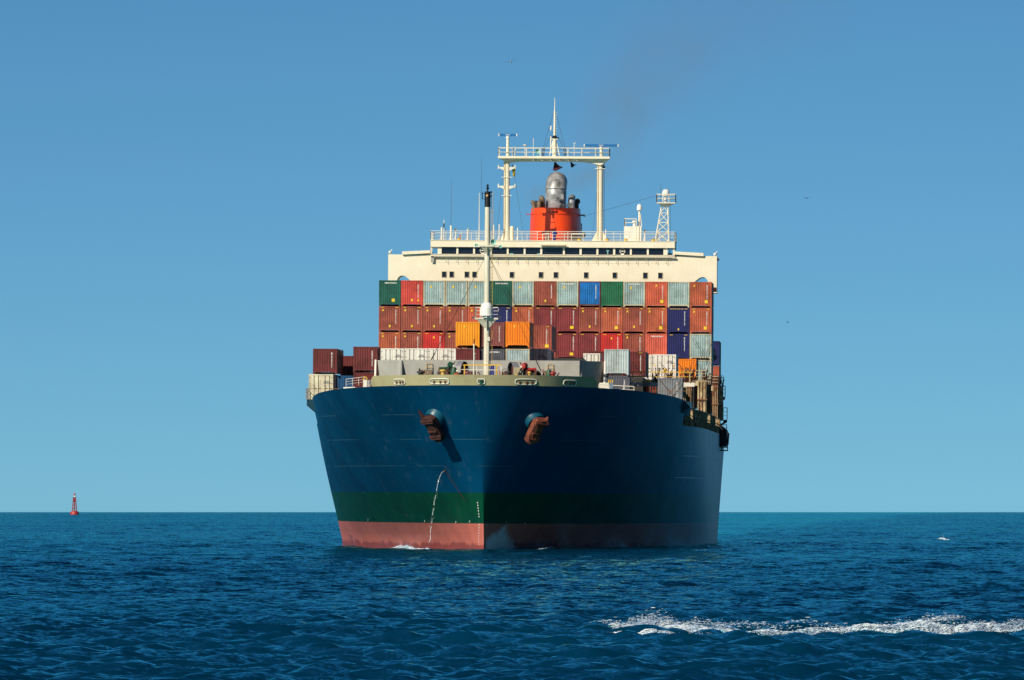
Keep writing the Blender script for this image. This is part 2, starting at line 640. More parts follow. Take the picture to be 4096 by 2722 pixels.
def wave_components():
    comps = []
    n = 72
    for i in range(n):
        lam = 0.75 * (11.0 / 0.75) ** ((i + rng.rand() * 0.8) / n)
        th = math.radians(-68) + rng.normal(0, 0.8)           # wind sea running in from the left and ahead
        k = 2 * math.pi / lam
        amp = 0.0090 * lam * (1.0 if lam < 2.0 else (2.0 / lam) ** 1.2)
        comps.append((lam, k * math.cos(th), k * math.sin(th), amp, rng.rand() * 6.283))
    for i in range(18):                                        # a low swell under the chop
        lam = 11.0 * (40.0 / 11.0) ** ((i + rng.rand() * 0.8) / 18)
        th = math.radians(-72) + rng.normal(0, 0.45)
        k = 2 * math.pi / lam
        comps.append((lam, k * math.cos(th), k * math.sin(th), 0.0015 * lam * (11.0 / lam) ** 0.55, rng.rand() * 6.283))
    return comps


WAVES = wave_components()


def sea_height(x, y, sp):
    h = np.zeros_like(x)
    for lam, kx, ky, a, ph in WAVES:
        w = np.clip((lam / sp - 1.8) / 2.0, 0, 1)
        h += w * a * np.sin(kx * x + ky * y + ph)
    # gusts: patches of rougher and calmer water
    g = 1 + 0.35 * np.sin(x * 0.021 + 1.3 + 0.6 * np.sin(y * 0.011)) * np.sin(y * 0.017 + 0.5)
    return h * g


def build_sea():
    d = [-9000.0, -2500.0, -600.0, -100.0, 20.0, 90.0, 160.0, 215.0]
    while d[-1] < 14000:
        c = d[-1]
        if c < 240:
            s = 1.0
        elif c < 600:
            s = 0.00105 * c
        elif c < 1200:
            s = 0.00125 * c
        elif c < 4500:
            s = 0.0015 * c
        elif c < 8200:
            s = 0.004 * c
        else:
            s = 0.05 * c
        d.append(c + s)
    d = np.array(d)
    half = 0.049 * np.abs(d) * 1.28 + 10.0
    inner = np.linspace(-1, 1, 345)
    outer = np.array([1.6, 3.0, 8.0, 25.0])
    ncol = len(inner) + 2 * len(outer)
    r = np.zeros((len(d), ncol))
    k = len(outer)
    r[:, k:-k] = half[:, None] * inner[None, :]
    big = 9000.0
    for j, f in enumerate((0.004, 0.03, 0.2, 1.0)):
        o = half + f * big
        r[:, ncol - k + j] = o
        r[:, k - 1 - j] = -o
    D = np.repeat(d[:, None], ncol, 1)
    x = CX - D * math.sin(PSI) + r * math.cos(PSI)
    y = CY + D * math.cos(PSI) + r * math.sin(PSI)
    sp = np.repeat(np.gradient(d)[:, None], ncol, 1)
    edge = np.clip((half[:, None] * 1.02 - np.abs(r)) / (0.03 * half[:, None]), 0, 1)
    z = sea_height(x, y, np.maximum(sp, 0.25)) * edge * np.clip((D - 160) / 60, 0, 1)
    z -= (D * D + r * r) / (2 * RE)
    co = np.stack([x, y, z], -1).reshape(-1, 3).astype(np.float32)
    nr = len(d)
    idx = np.arange(nr * ncol).reshape(nr, ncol)
    q = np.stack([idx[:-1, :-1], idx[:-1, 1:], idx[1:, 1:], idx[1:, :-1]], -1).reshape(-1, 4).astype(np.int32)
    me = bpy.data.meshes.new('sea')
    me.vertices.add(len(co))
    me.vertices.foreach_set('co', co.ravel())
    me.loops.add(q.size)
    me.loops.foreach_set('vertex_index', q.ravel())
    me.polygons.add(len(q))
    me.polygons.foreach_set('loop_start', np.arange(0, q.size, 4, dtype=np.int32))
    me.polygons.foreach_set('use_smooth', np.ones(len(q), dtype=bool))
    me.update(calc_edges=True)
    me.materials.append(sea_material())
    o = link('sea', me)
    o['kind'] = 'structure'
    return o


build_sea()

# ------------------------------------------------------------------ the ship: hull
ship = thing('container_ship', 'large container ship with blue, green and red hull coming head on', 'ship')
BEAM = 19.7
YEND = 292.0
ZMAIN = 12.35


def clamp(v, a=0.0, c=1.0):
    return max(a, min(c, v))


def stem_y(z):
    return -9.0 * clamp(z / 15.5, 0, 1.15) ** 1.2


def half_breadth(y, z):
    z = max(z, 0.0)
    s = clamp(z / 15.5, 0, 1.1) ** 1.2
    L_ = 170 - 20 * s
    p = 3.7 + 3.0 * s
    q = 1 + 1.2 * s
    t = (y - stem_y(z)) / L_
    if t <= 0:
        return 0.0
    b = BEAM if t >= 1 else BEAM * (1 - (1 - t) ** p) ** (1 / q)
    ya = 150 + 45 * clamp(z / 12)
    if y > ya:
        b *= 1 - 0.4 * (1 - 0.55 * clamp(z / 12)) * ((y - ya) / (YEND - ya)) ** 1.7
    return b


def ztop(y):
    return 15.75 - 1.0 * clamp((y + 9) / 46) ** 1.2


def build_hull():
    N = 110
    vs_ = [(i / N) ** 2.3 for i in range(N + 1)]
    low = [-2.5, -0.6, 0.6, 1.5, 2.5, 4, 5.5, 7, 8.5, 10, 11.2, ZMAIN]
    istep = max(i for i in range(N + 1) if stem_y(14) + (YEND - stem_y(14)) * vs_[i] < 38.0)
    verts, faces = [], []
    grid = {}
    for i, v in enumerate(vs_):
        yt = stem_y(15.2) + (YEND - stem_y(15.2)) * v
        zs = list(low)
        if i <= istep:
            zt = ztop(yt)
            zs += [ZMAIN + (zt - ZMAIN) * k for k in (0.25, 0.5, 0.75, 1.0)]
        for j, z in enumerate(zs):
            y = stem_y(z) + (YEND - stem_y(z)) * v
            w = half_breadth(y, z)
            for sgn in (1, -1):
                if i == 0 and sgn == -1:
                    grid[i, j, -1] = grid[i, j, 1]
                    continue
                grid[i, j, sgn] = len(verts)
                verts.append((sgn * w, y, z))
    nl = len(low)
    for i in range(N):
        top = nl + 4 if i < istep else nl
        for j in range(top - 1):
            for sgn in (1, -1):
                f = [grid[i, j, sgn], grid[i + 1, j, sgn], grid[i + 1, j + 1, sgn], grid[i, j + 1, sgn]]
                f = list(dict.fromkeys(f))
                if len(f) > 2:
                    faces.append(tuple(f if sgn == 1 else f[::-1]))
    nh = len(faces)
    # bottom, transom
    for i in range(N):
        f = list(dict.fromkeys([grid[i, 0, 1], grid[i, 0, -1], grid[i + 1, 0, -1], grid[i + 1, 0, 1]]))
        if len(f) > 2:
            faces.append(tuple(f))
    faces.append(tuple([grid[N, j, 1] for j in range(nl)] + [grid[N, j, -1] for j in range(nl - 1, -1, -1)]))
    me = bpy.data.meshes.new('hull')
    me.from_pydata(verts, [], faces)
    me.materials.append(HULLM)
    me.polygons.foreach_set('use_smooth', [True] * len(faces))
    me.update()
    link('hull', me, ship)
    # decks as sheets between the two sides
    for name, lev, a, b in (('forecastle_deck', nl + 3, 0, istep), ('main_deck', nl - 1, istep, N)):
        mb = MB()
        for i in range(a, b):
            f = list(dict.fromkeys([grid[i, lev, -1], grid[i, lev, 1], grid[i + 1, lev, 1], grid[i + 1, lev, -1]]))
            pts = [(verts[k][0] * 0.999, verts[k][1] + 0.01, verts[k][2] - 0.02) for k in f]
            mb.add(pts, [tuple(range(len(pts)))])
        mb.build(name, DECKM, ship)
    mb = MB()
    ring = [verts[grid[istep, j, 1]] for j in range(nl - 1, nl + 4)] + [verts[grid[istep, j, -1]] for j in range(nl + 3, nl - 2, -1)]
    mb.add(ring, [tuple(range(len(ring)))])
    mb.build('forecastle_bulkhead', GREYP, ship)


build_hull()


def edge_at(x, z):
    """y of the deck edge where the half breadth is |x|"""
    lo, hi = stem_y(z), 60.0
    for _ in range(50):
        mid = (lo + hi) / 2
        if half_breadth(mid, z) < abs(x):
            lo = mid
        else:
            hi = mid
    return lo


def hull_pt(x, z, out=0.0):
    """point of the bow plating at offset x and height z, its outward normal"""
    y = edge_at(x, z)
    e = 0.05
    sg = 1 if x >= 0 else -1
    dy = (edge_at(abs(x) + e, z) - edge_at(max(abs(x) - e, 0.001), z)) / (2 * e) * sg
    dz = (edge_at(x, z + e) - edge_at(x, z - e)) / (2 * e)
    n = Vector((dy, -1.0, dz)).normalized()
    return Vector((x, y, z)) + n * out, n


def build_bulwark():
    pL, pR = P(1499, 1540, -1.0).x, P(2392, 1540, -1.0).x
    W = (pR - pL) / 2
    HB = 1.02
    xs = [W * math.sin(math.pi / 2 * k / 40) for k in range(-40, 41)]
    rows = []
    mb = MB()
    for x in xs:
        y0 = edge_at(x, 15.6)
        z0 = ztop(y0)
        dx = 0.002 if x == 0 else x
        n = Vector((half_dir(dx, z0))).normalized()
        rise = HB * clamp((W - abs(x)) / 0.9 + 0.55, 0, 1)
        base = Vector((x, y0, z0)) + n * 0.015
        top = base + n * 0.30 * rise + Vector((0, 0, rise))
        rows.append((base, top, n))
    vs, fs = [], []
    T = 0.10
    for b_, t_, n in rows:
        vs += [b_, t_, t_ - n * T, b_ - n * T]
    for i in range(len(rows) - 1):
        o, q = 4 * i, 4 * i + 4
        for k in range(4):
            fs.append((o + k, o + (k + 1) % 4, q + (k + 1) % 4, q + k))
    fs += [(0, 1, 2, 3), (4 * len(rows) - 1, 4 * len(rows) - 2, 4 * len(rows) - 3, 4 * len(rows) - 4)]
    mb.add(vs, fs)
    bw = mb.build('bulwark', BEIGE, ship, smooth=True)
    # fairleads: rounded frames with a dark throat, a roller or rope in each
    for px, py, wd, hg, inner in ((1603, 1550, 1.45, 0.50, RUST), (1760, 1538, 1.95, 0.50, RUST), (1925, 1533, 0.72, 0.46, GRNM),
                                  (2101, 1540, 2.10, 0.52, RUST), (2275, 1553, 1.65, 0.50, DARK)):
        x = P(px, py, -6).x
        for _ in range(4):
            yy = edge_at(x, 15.6)
            x = P(px, py, yy).x
        y0 = edge_at(x, 15.6)
        n = Vector(half_dir(x if abs(x) > 0.01 else 0.01, 15.6)).normalized()
        t = Vector((-n.y, n.x, 0))
        if t.x < 0:
            t = -t
        zc = ztop(y0) + 0.36
        up = (Vector((0, 0, 1)) + n * 0.26).normalized()
        c0 = Vector((x, y0, ztop(y0))) + n * 0.03 + up * 0.40
        ring = []
        for k in range(28):
            a = 2 * math.pi * k / 28
            ca, sa = math.cos(a), math.sin(a)
            e = 0.45
            u = wd / 2 * (abs(ca) ** e) * (1 if ca > 0 else -1)
            w_ = hg / 2 * (abs(sa) ** e) * (1 if sa > 0 else -1)
            ring.append((u, w_))

        def curve_pt(u, w_, out):
            xx = x + u * t.x
            yy = edge_at(xx, 15.6)
            nn = Vector(half_dir(xx if abs(xx) > 0.01 else 0.01, 15.6)).normalized()
            return Vector((xx, yy, ztop(yy))) + nn * (0.02 + out) + (Vector((0, 0, 1)) + nn * 0.26).normalized() * (0.40 + w_)
        fr = MB()
        pts = [curve_pt(u, w_, 0.05) for u, w_ in ring]
        for a_, b_ in zip(pts, pts[1:] + pts[:1]):
            fr.tube(a_, b_, 0.05, n=6)
        fo = fr.build('fairlead', WHITE, bw, smooth=True)
        th = MB()
        cen = curve_pt(0, 0, 0.006)
        pp = [curve_pt(u * 0.97, w_ * 0.97, 0.006) for u, w_ in ring]
        th.add(pp, [tuple(range(len(pp)))])
        th.build('throat', DARK, bw)
        for u in ([-0.28, 0.05, 0.3] if wd > 1 else [0.0]):
            rl = MB()
            a_ = curve_pt(u * wd, -hg * 0.42, 0.03)
            b_ = curve_pt(u * wd, hg * (0.35 if inner is not RUST else 0.1), 0.03)
            rl.tube(a_, b_, 0.10 if wd > 1 else 0.18, n=8)
            rl.build('roller', inner, bw, smooth=True)
    return bw


def half_dir(x, z):
    e = 0.05
    sg = 1 if x >= 0 else -1
    a = abs(x)
    dy = (edge_at(a + e, z) - edge_at(max(a - e, 0.0), z)) / (e + min(e, a)) * sg
    return (dy, -1.0, 0.0)


build_bulwark()

# white draught marks by the stem, and small painted symbols along the waterline band
for k in range(16):
    mb = MB()
    z = 0.5 + k * 0.27
    if 8 <= k <= 9:
        continue
    p, n = hull_pt(-0.52 + 0.012 * k - (0.10 if k > 9 else 0) * (k - 9) * 0.35, z, 0.02)
    t = Vector((0, 0, 1))
    s_ = Vector((n.y, -n.x, 0)).normalized()
    a, b = s_ * 0.05, t * 0.075
    mb.add([p - a - b, p + a - b, p + a + b, p - a + b], [(0, 1, 2, 3)])
    mb.build('draught_mark', LETTER, ship)
for px, py in ((1472, 2079), (1699, 2083), (1824, 2087), (1879, 2085), (2025, 2086), (2101, 2090)):
    x = P(px, py, 10).x
    for _ in range(5):
        x = P(px, py, edge_at(x, 2.8)).x
    p, n = hull_pt(x, P(px, py, edge_at(x, 2.8)).z, 0.02)
    s_ = Vector((n.y, -n.x, 0)).normalized() * 0.07
    mb = MB()
    mb.add([p - s_ + Vector((0, 0, .16)), p + s_ * 0.3 + Vector((0, 0, .2)), p + s_ + Vector((0, 0, -.14)), p - s_ * 0.3 + Vector((0, 0, -.1))], [(0, 1, 2, 3)])
    mb.build('painted_mark', LETTER, ship)

# rust weeping aft of the overboard outlet, a thin stain of its own
# ------------------------------------------------------------------ anchors and their bolsters
def build_anchor(px, py, side, label):
    x = P(px, py, 2).x
    for _ in range(6):
        yy = edge_at(x, 9.5)
        q = P(px, py, yy)
        x, z = q.x, q.z
        yy = edge_at(x, z)
    p, n = hull_pt(x, z)
    # bolster ring: a short thick tube standing out of the plating
    ax = (n + Vector((side * 0.35, -0.15, -0.55))).normalized()
    bol = MB()
    prof = [(1.22, -1.4), (1.08, 0.1), (0.98, 0.72), (0.90, 0.86), (0.76, 0.86), (0.66, 0.70), (0.62, -0.6)]
    bol.lathe(prof, p + Vector((-side * 0.15, 0, 0.62)), 26, ax)
    bol.build('anchor_bolster', BOLST, ship, smooth=True)
    # anchor: crown and two flukes lying against the plating, below the bolster
    an = thing('anchor', label, 'anchor', (0, 0, 0), 0, 'bow anchors')
    inn = -side                       # towards the stem
    dx, dz = inn * 0.47, -0.88
    down = Vector((dx, -(dx * n.x + dz * n.z) / n.y, dz)).normalized()
    am = ANCHD if side < 0 else ANCHM
    acr = down.cross(n).normalized()
    o = p + n * 0.80 + ax * 0.2 + Vector((side * -0.15, 0, 0.0))

    def T(a, b, c):
        return o + down * a + acr * b + n * c
    crown = MB()
    sec = [(-1.2, 0.50), (-0.95, 0.72), (0.0, 0.70), (0.9, 0.66), (1.45, 0.58), (1.62, 0.44)]
    vs, fs = [], []
    for a, w in sec:
        for b, c in ((-w, -0.30), (w, -0.30), (w * 0.92, 0.18), (w * 0.35, 0.34), (-w * 0.35, 0.34), (-w * 0.92, 0.18)):
            vs.append(T(a, b, c))
    for i in range(len(sec) - 1):
        for k in range(6):
            fs.append((i * 6 + k, i * 6 + (k + 1) % 6, (i + 1) * 6 + (k + 1) % 6, (i + 1) * 6 + k))
    fs += [tuple(range(5, -1, -1)), tuple(range((len(sec) - 1) * 6, len(sec) * 6))]
    crown.add(vs, fs)
    crown.build('crown', am, an, smooth=False)
    for a0, w in ((-0.95, 0.76), (0.95, 0.70)):
        rb = MB()
        rb.beam(T(a0, -w, 0.28), T(a0, w, 0.28), 0.22, 0.24)
        rb.beam(T(a0 + 0.22, -w * 0.9, 0.36), T(a0 + 0.22, w * 0.9, 0.36), 0.14, 0.16)
        rb.build('rib', am, an)
    for s_ in (-1, 1):
        fl = MB()
        pts = [(-0.85, 0.34, 0.20), (-1.0, 0.62, 0.30), (-2.1 if side < 0 else -1.5, 0.62, 0.05), (-1.1, 0.30, 0.02)]
        a_ = [T(u, s_ * v, w) for u, v, w in pts]
        b_ = [T(u, s_ * v, w - 0.16) for u, v, w in pts]
        fl.add(a_ + b_, [(0, 1, 2, 3), (7, 6, 5, 4), (0, 4, 5, 1), (1, 5, 6, 2), (2, 6, 7, 3), (3, 7, 4, 0)])
        if s_ == side * -1 or True:
            if s_ == (1 if side < 0 else -1):
                fl.build('fluke', am, an)
    sh = MB()
    sh.beam(T(0.4, 0, -0.1), p - ax * 0.6 + Vector((0, 0, 0.6)), 0.42, 0.42)
    sh.build('shank', am, an)
    pin = MB()
    pin.tube(T(0.35, -0.5, 0.30), T(0.35, 0.5, 0.30), 0.14, n=8)
    pin.tube(T(0.1, -0.16, 0.30), T(0.9, -0.10, 0.34), 0.10, n=6)
    pin.build('crown_pin', am, an)
    return an


build_anchor(1750, 1684, -1, 'dark rusty anchor on the sunlit left side of the bow')
build_anchor(2138, 1692, 1, 'rusty orange anchor on the shaded right side of the bow')

# overboard outlet with its jet of water
def outlet():
    px, py = 1781, 1884
    x = P(px, py, 5).x
    for _ in range(6):
        q = P(px, py, edge_at(x, 7.3))
        x = q.x
    p, n = hull_pt(x, q.z)
    mb = MB()
    mb.tube(p - n * 0.2, p + n * 0.12, 0.10, n=10)
    mb.build('overboard_outlet', RUST, ship)
    st = MB()
    a, na = hull_pt(x + 0.15, q.z - 0.1, 0.012)
    pts = []
    for k in range(9):
        t = k / 8
        xx, zz = x + 0.05 + 1.9 * t, q.z - 0.02 - 2.9 * t
        c, nc = hull_pt(xx, zz, 0.012)
        wd = 0.06 * (1 - 0.65 * t)
        sd = Vector((0.84, 0, 0.55))
        pts += [c - sd * wd, c + sd * wd]
    st.add(pts, [(2 * k, 2 * k + 1, 2 * k + 3, 2 * k + 2) for k in range(8)])
    st.build('rust_streak', paint('streak_rust', (0.07, 0.012, 0.012), 0.8, 0.3), ship)
    # the falling jet breaks up as it drops
    jm = bpy.data.materials.new('falling_water')
    jm.use_nodes = True
    jb = jm.node_tree.nodes['Principled BSDF']
    jb.inputs['Base Color'].default_value = (0.62, 0.70, 0.72, 1)
    jb.inputs['Roughness'].default_value = 0.25
    jet = MB()
    v0 = Vector((-1.15, -1.25, 0.55)) * 0.9
    prev = None
    tt = 0.0
    while True:
        c = p + n * 0.15 + v0 * tt + Vector((0, 0, -4.9 * tt * tt))
        if c.z < 0.25:
            break
        f = tt / 1.25
        c = c + Vector((rng.normal(0, 0.05 * f), rng.normal(0, 0.05 * f), 0))
        if prev is not None and (f < 0.45 or rng.rand() > 0.28):
            jet.tube(prev, c, 0.013 + 0.008 * rng.rand() * f, n=5)
        if f > 0.3:
            for _ in range(int(3 * f)):
                e = c + Vector((rng.normal(0, 0.14 * f), rng.normal(0, 0.14 * f), rng.normal(0, 0.16)))
                jet.lathe([(0.001, -0.03), (0.016, 0), (0.001, 0.03)], e, 4)
        prev = c
        tt += 0.028
    jo = jet.build('water_jet', jm)
    tag(jo, 'thin white jet of water falling from the outlet in the bow', 'water jet')
    jo['kind'] = 'stuff'


outlet()
# ------------------------------------------------------------------ foredeck: breakwater, foremast, winches
def foredeck():
    YB = 17.0
    bw = MB()
    cl, cr = P(1608, 1440, YB), P(2318, 1446, YB)
    ll, rr = P(1509, 1438, YB + 4.5), P(2413, 1448, YB + 4.5)
    zb = 15.2
    t = 0.12
    zt = cl.z
    br = bpy.data.objects.new('breakwater', None)
    br.empty_display_size = 0.3
    # panels of the breakwater, each a plate of its own
    def plate(a, b, name='panel'):
        m = MB()
        d = Vector((b.x - a.x, b.y - a.y, 0)).normalized()
        n = Vector((d.y, -d.x, 0)) * t
        q = [Vector((a.x, a.y, zb)), Vector((b.x, b.y, zb)), Vector((b.x, b.y, zt)), Vector((a.x, a.y, zt))]
        m.add(q + [v - n for v in q], [(0, 1, 2, 3), (7, 6, 5, 4), (0, 4, 5, 1), (1, 5, 6, 2), (2, 6, 7, 3), (3, 7, 4, 0)])
        return m
    seg = [cl.lerp(cr, k / 3) for k in range(4)]
    root = plate(seg[1], seg[2]).build('breakwater', GREYP, ship)
    plate(seg[0], seg[1]).build('breakwater_panel', GREYP, root)
    plate(seg[2], seg[3]).build('breakwater_panel', GREYP, root)
    plate(ll, Vector((seg[0].x, YB + 0.6, 0))).build('breakwater_panel', GREYP, root)
    plate(Vector((seg[3].x, YB + 0.6, 0)), rr).build('breakwater_panel', GREYP, root)
    for p, yy in ((ll, YB + 4.5), (rr, YB + 4.5), (seg[0], YB), (seg[3], YB)):
        m = MB()
        sx = -0.08 if p.x < 0 else 0.08
        m.add([(p.x + sx, yy - 1.5, zb), (p.x + sx, yy + 0.2, zb), (p.x + sx, yy + 0.2, zt + 0.05), (p.x + sx, yy - 0.25, zt + 0.05),
               (p.x + 3 * sx, yy - 1.5, zb), (p.x + 3 * sx, yy + 0.2, zb), (p.x + 3 * sx, yy + 0.2, zt + 0.05), (p.x + 3 * sx, yy - 0.25, zt + 0.05)],
              [(0, 1, 2, 3), (7, 6, 5, 4), (0, 4, 5, 1), (1, 5, 6, 2), (2, 6, 7, 3), (3, 7, 4, 0)])
        m.build('stiffener', WHITE if yy > YB else GREYP, root)
    for px in (1716, 2200):
        p = P(px, 1460, YB - 0.05)
        m = MB()
        for s_ in (-0.28, 0.28):
            m.beam((p.x + s_, YB - 0.16, zb), (p.x + s_, YB - 0.16, zt - 0.35), 0.05, 0.05)
        for k in range(8):
            m.tube((p.x - 0.28, YB - 0.16, zb + 0.4 * k + 0.2), (p.x + 0.28, YB - 0.16, zb + 0.4 * k + 0.2), 0.025, n=5)
        m.build('ladder', YELD, root)

    # foremast
    Y = 5.0
    base, top = P(1946, 1500, Y), P(1955, 829, Y)
    zd = 15.55
    mast = MB()
    bx = base.x
    mast.lathe([(0.30, zd), (0.285, 20.5), (0.28, 22.0), (0.27, 29.0), (0.245, P(1955, 829, Y).z)], (bx, Y, 0), 20)
    mo = mast.build('foremast', MASTP, ship, smooth=True)
    zb0, zb1 = P(1955, 829, Y).z, P(1955, 767, Y).z
    m = MB()
    m.lathe([(0.25, zb0 + 0.003), (0.29, zb0 + 0.02), (0.285, zb1)], (bx, Y, 0), 18)
    m.tube((bx, Y, zb1), (bx, Y, zb1 + 0.25), 0.07, n=8)
    m.lathe([(0.10, 0), (0.13, 0.05), (0.13, 0.22), (0.06, 0.26), (0.06, 0.30), (0.12, 0.34), (0.12, 0.44), (0.05, 0.50)], (bx, Y, zb1 + 0.2), 10)
    m.tube((bx - 0.25, Y, zb1 - 0.15), (bx - 0.55, Y, zb1 - 0.2), 0.03, n=5)
    m.tube((bx - 0.25, Y, zb1 - 0.75), (bx - 0.55, Y, zb1 - 0.7), 0.03, n=5)
    m.tube((bx - 0.52, Y, zb1 - 0.75), (bx - 0.52, Y, zb1 - 0.1), 0.05, n=6)
    m.tube((bx + 0.27, Y, zb1 - 0.05), (bx + 0.42, Y, zb1 - 0.05), 0.09, n=8)
    m.tube((bx + 0.27, Y, zb1 - 0.45), (bx + 0.40, Y, zb1 - 0.45), 0.08, n=8)
    m.build('masthead', BLACK, mo, smooth=True)
    m = MB()
    m.tube((bx - 0.60, Y, zb1 - 0.25), (bx - 0.60, Y, P(1933, 632, Y).z), 0.018, 0.009, n=5)
    m.build('whip_aerial', WIRE, mo)
    m = MB()
    m.lathe([(0.02, 0), (0.12, 0.02), (0.12, 0.04), (0.06, 0.10)], (bx - 0.02, Y - 0.3, zb1 - 0.42), 12, (0, -1, 0))
    m.build('masthead_light', paint('lamp_amber', (0.8, 0.45, 0.15), 0.2, 0.05), mo)
    # ladder up the mast
    m = MB()
    for s_ in (0, 0.34):
        m.tube((bx + 0.36 + s_ * 0.5, Y + 0.05, zd), (bx + 0.36 + s_ * 0.5, Y + 0.05, zb1), 0.022, n=5)
    z = zd
    while z < zb1:
        m.tube((bx + 0.36, Y + 0.05, z), (bx + 0.53, Y + 0.05, z), 0.016, n=4)
        z += 0.35
    for k in range(10):
        z = zd + 1 + k * 1.8
        m.tube((bx + 0.2, Y, z), (bx + 0.55, Y + 0.05, z), 0.022, n=4)
    m.build('ladder', YELD, mo)
    m = MB()
    m.tube((bx + 0.16, Y - 0.24, zd), (bx + 0.16, Y - 0.22, 20.4), 0.06, n=8)
    m.box(bx + 0.05, bx + 0.32, Y - 0.45, Y - 0.2, 20.2, 20.62)
    m.build('cable_trunk', MASTP, mo)

    def bracket(z, w, drop, name):
        m = MB()
        m.slab([(bx - w, Y - 0.75), (bx + w, Y - 0.75), (bx + w, Y + 0.6), (bx - w, Y + 0.6)], z - 0.10, z + 0.06)
        for s_ in (-1, 1):
            m.add([(bx + s_ * w * 0.86, Y - 0.68, z - 0.1), (bx + s_ * w * 0.86, Y + 0.5, z - 0.1), (bx + s_ * 0.2, Y + 0.2, z - drop), (bx + s_ * 0.2, Y - 0.2, z - drop)],
                  [(0, 1, 2, 3)])
        m.add([(bx - w * 0.86, Y - 0.7, z - 0.1), (bx + w * 0.86, Y - 0.7, z - 0.1), (bx + 0.2, Y - 0.26, z - drop), (bx - 0.2, Y - 0.26, z - drop)], [(0, 1, 2, 3)])
        m.beam((bx, Y - 0.78, z - 0.1), (bx, Y - 0.3, z - drop - 0.15), 0.06, 0.12)
        return m.build(name, MASTP, mo)
    zp = P(1950, 984, Y).z
    pl = bracket(zp, 0.72, 0.72, 'platform')
    zq = P(1948, 1275, Y).z
    pl2 = bracket(zq, 1.12, 0.95, 'platform')
    m = MB()
    rail(m, [(bx - 1.1, Y - 0.72, zq + 0.05), (bx - 0.62, Y - 0.72, zq + 0.05)], 1.0, 0.035, 1.2)
    rail(m, [(bx + 0.55, Y - 0.72, zq + 0.05), (bx + 1.1, Y - 0.72, zq + 0.05), (bx + 1.1, Y + 0.55, zq + 0.05)], 1.0, 0.035, 1.2)
    rail(m, [(bx - 1.1, Y - 0.72, zq + 0.05), (bx - 1.1, Y + 0.55, zq + 0.05)], 1.0, 0.035, 1.2)
    m.build('railing', WHITE, pl2)
    m = MB()
    m.lathe([(0.42, 0.06), (0.42, 0.22), (0.66, 0.26), (0.66, 0.36), (0.62, 0.40), (0.61, 0.95), (0.56, 1.22), (0.42, 1.45), (0.2, 1.57), (0.0, 1.60)], (bx, Y - 0.62, zq), 24)
    for k in range(8):
        a = math.pi * 2 * k / 8
        m.beam((bx + 0.6 * math.cos(a), Y - 0.62 + 0.6 * math.sin(a), zq + 0.06), (bx + 0.6 * math.cos(a), Y - 0.62 + 0.6 * math.sin(a), zq + 0.27), 0.05, 0.05)
    m.build('radome', DOMEW, mo, smooth=True)
    # horn and floodlights
    hc = P(1973, 969, Y - 0.6)
    m = MB()
    m.lathe([(0.06, 0.5), (0.10, 0.32), (0.20, 0.10), (0.28, 0.0), (0.25, 0.02), (0.12, 0.2), (0.06, 0.22)], hc, 22, (0.0, 1, 0))
    m.tube((hc.x, hc.y + 0.3, hc.z), (hc.x, hc.y + 0.3, zp), 0.05, n=6)
    m.build('horn', TEAL, pl, smooth=True)
    m = MB()
    m.lathe([(0.001, 0.205), (0.075, 0.20), (0.075, 0.21), (0.001, 0.215)], hc, 14, (0, 1, 0))
    m.build('horn_throat', BLACK, pl)
    for px, py in ((1905, 982), (2002, 988)):
        c = P(px, py, Y - 0.5)
        m = MB()
        s_ = 1 if c.x > bx else -1
        m.lathe([(0.03, 0.20), (0.11, 0.12), (0.15, 0.0), (0.13, 0.01), (0.0, 0.05)], c, 14, (-0.1 * s_, 1, 0.3))
        m.tube((c.x, c.y + 0.1, c.z + 0.05), (bx + s_ * 0.7, Y - 0.5, zp + 0.02), 0.04, n=6)
        m.build('floodlight', TEAL, pl, smooth=True)
    for px, py in ((1893, 1272), (2002, 1272)):
        c = P(px, py, Y - 0.3)
        m = MB()
        s_ = 1 if c.x > bx else -1
        m.lathe([(0.03, 0.18), (0.10, 0.10), (0.12, 0.0), (0.0, 0.04)], c, 12, (0, 1, 0.3))
        m.tube((c.x, c.y + 0.1, c.z + 0.05), (bx + s_ * 1.1, Y - 0.3, zq + 0.25), 0.03, n=6)
        m.build('floodlight', GREYD, pl2, smooth=True)
    # stays
    zs = P(1950, 1030, Y).z
    for k, (px, py, yy) in enumerate(((1727, 1437, YB + 3), (1723, 1442, YB + 3), (2189, 1450, YB + 3), (2165, 1487, 9.0))):
        e = P(px, py, yy)
        m = MB()
        m.tube((bx + (0.2 if e.x > bx else -0.2), Y, zs), e, 0.018, n=5)
        d = (Vector((bx, Y, zs)) - e).normalized()
        m.tube(e, e + d * 1.2, 0.05, n=5)
        m.build('stay_wire', WIRE, mo)
    # slim pole beside the mast
    p0, p1, p2 = P(1893, 1500, 2.0), P(1896, 1376, 2.0), P(1896, 1357, 2.0)
    m = MB()
    m.tube((p1.x, 2.0, zd), (p1.x, 2.0, p1.z), 0.062, n=10)
    jo = m.build('jackstaff', WHITE, ship, smooth=True)
    m = MB()
    m.tube((p1.x, 2.0, p1.z), (p1.x, 2.0, p2.z), 0.05, n=8)
    m.build('tip', BLACK, jo)
    # yellow and white platform railing round the mast foot
    a, b = P(1852, 1461, -3.0), P(2005, 1461, -3.0)
    m = MB()
    m.beam((a.x, -3, a.z), (b.x, -3, b.z), 0.10, 0.10)
    for px in (1858, 1986):
        q = P(px, 1461, -3)
        m.beam((q.x, -3, 15.6), (q.x, -3, q.z), 0.09, 0.09)
    ro = m.build('lookout_railing', YEL, ship)
    m = MB()
    for px in (1853, 1903, 1976, 2000):
        q = P(px, 1461, -3)
        m.beam((q.x + 0.1, -3, 15.6), (q.x + 0.1, -3, q.z - 0.05), 0.07, 0.07)
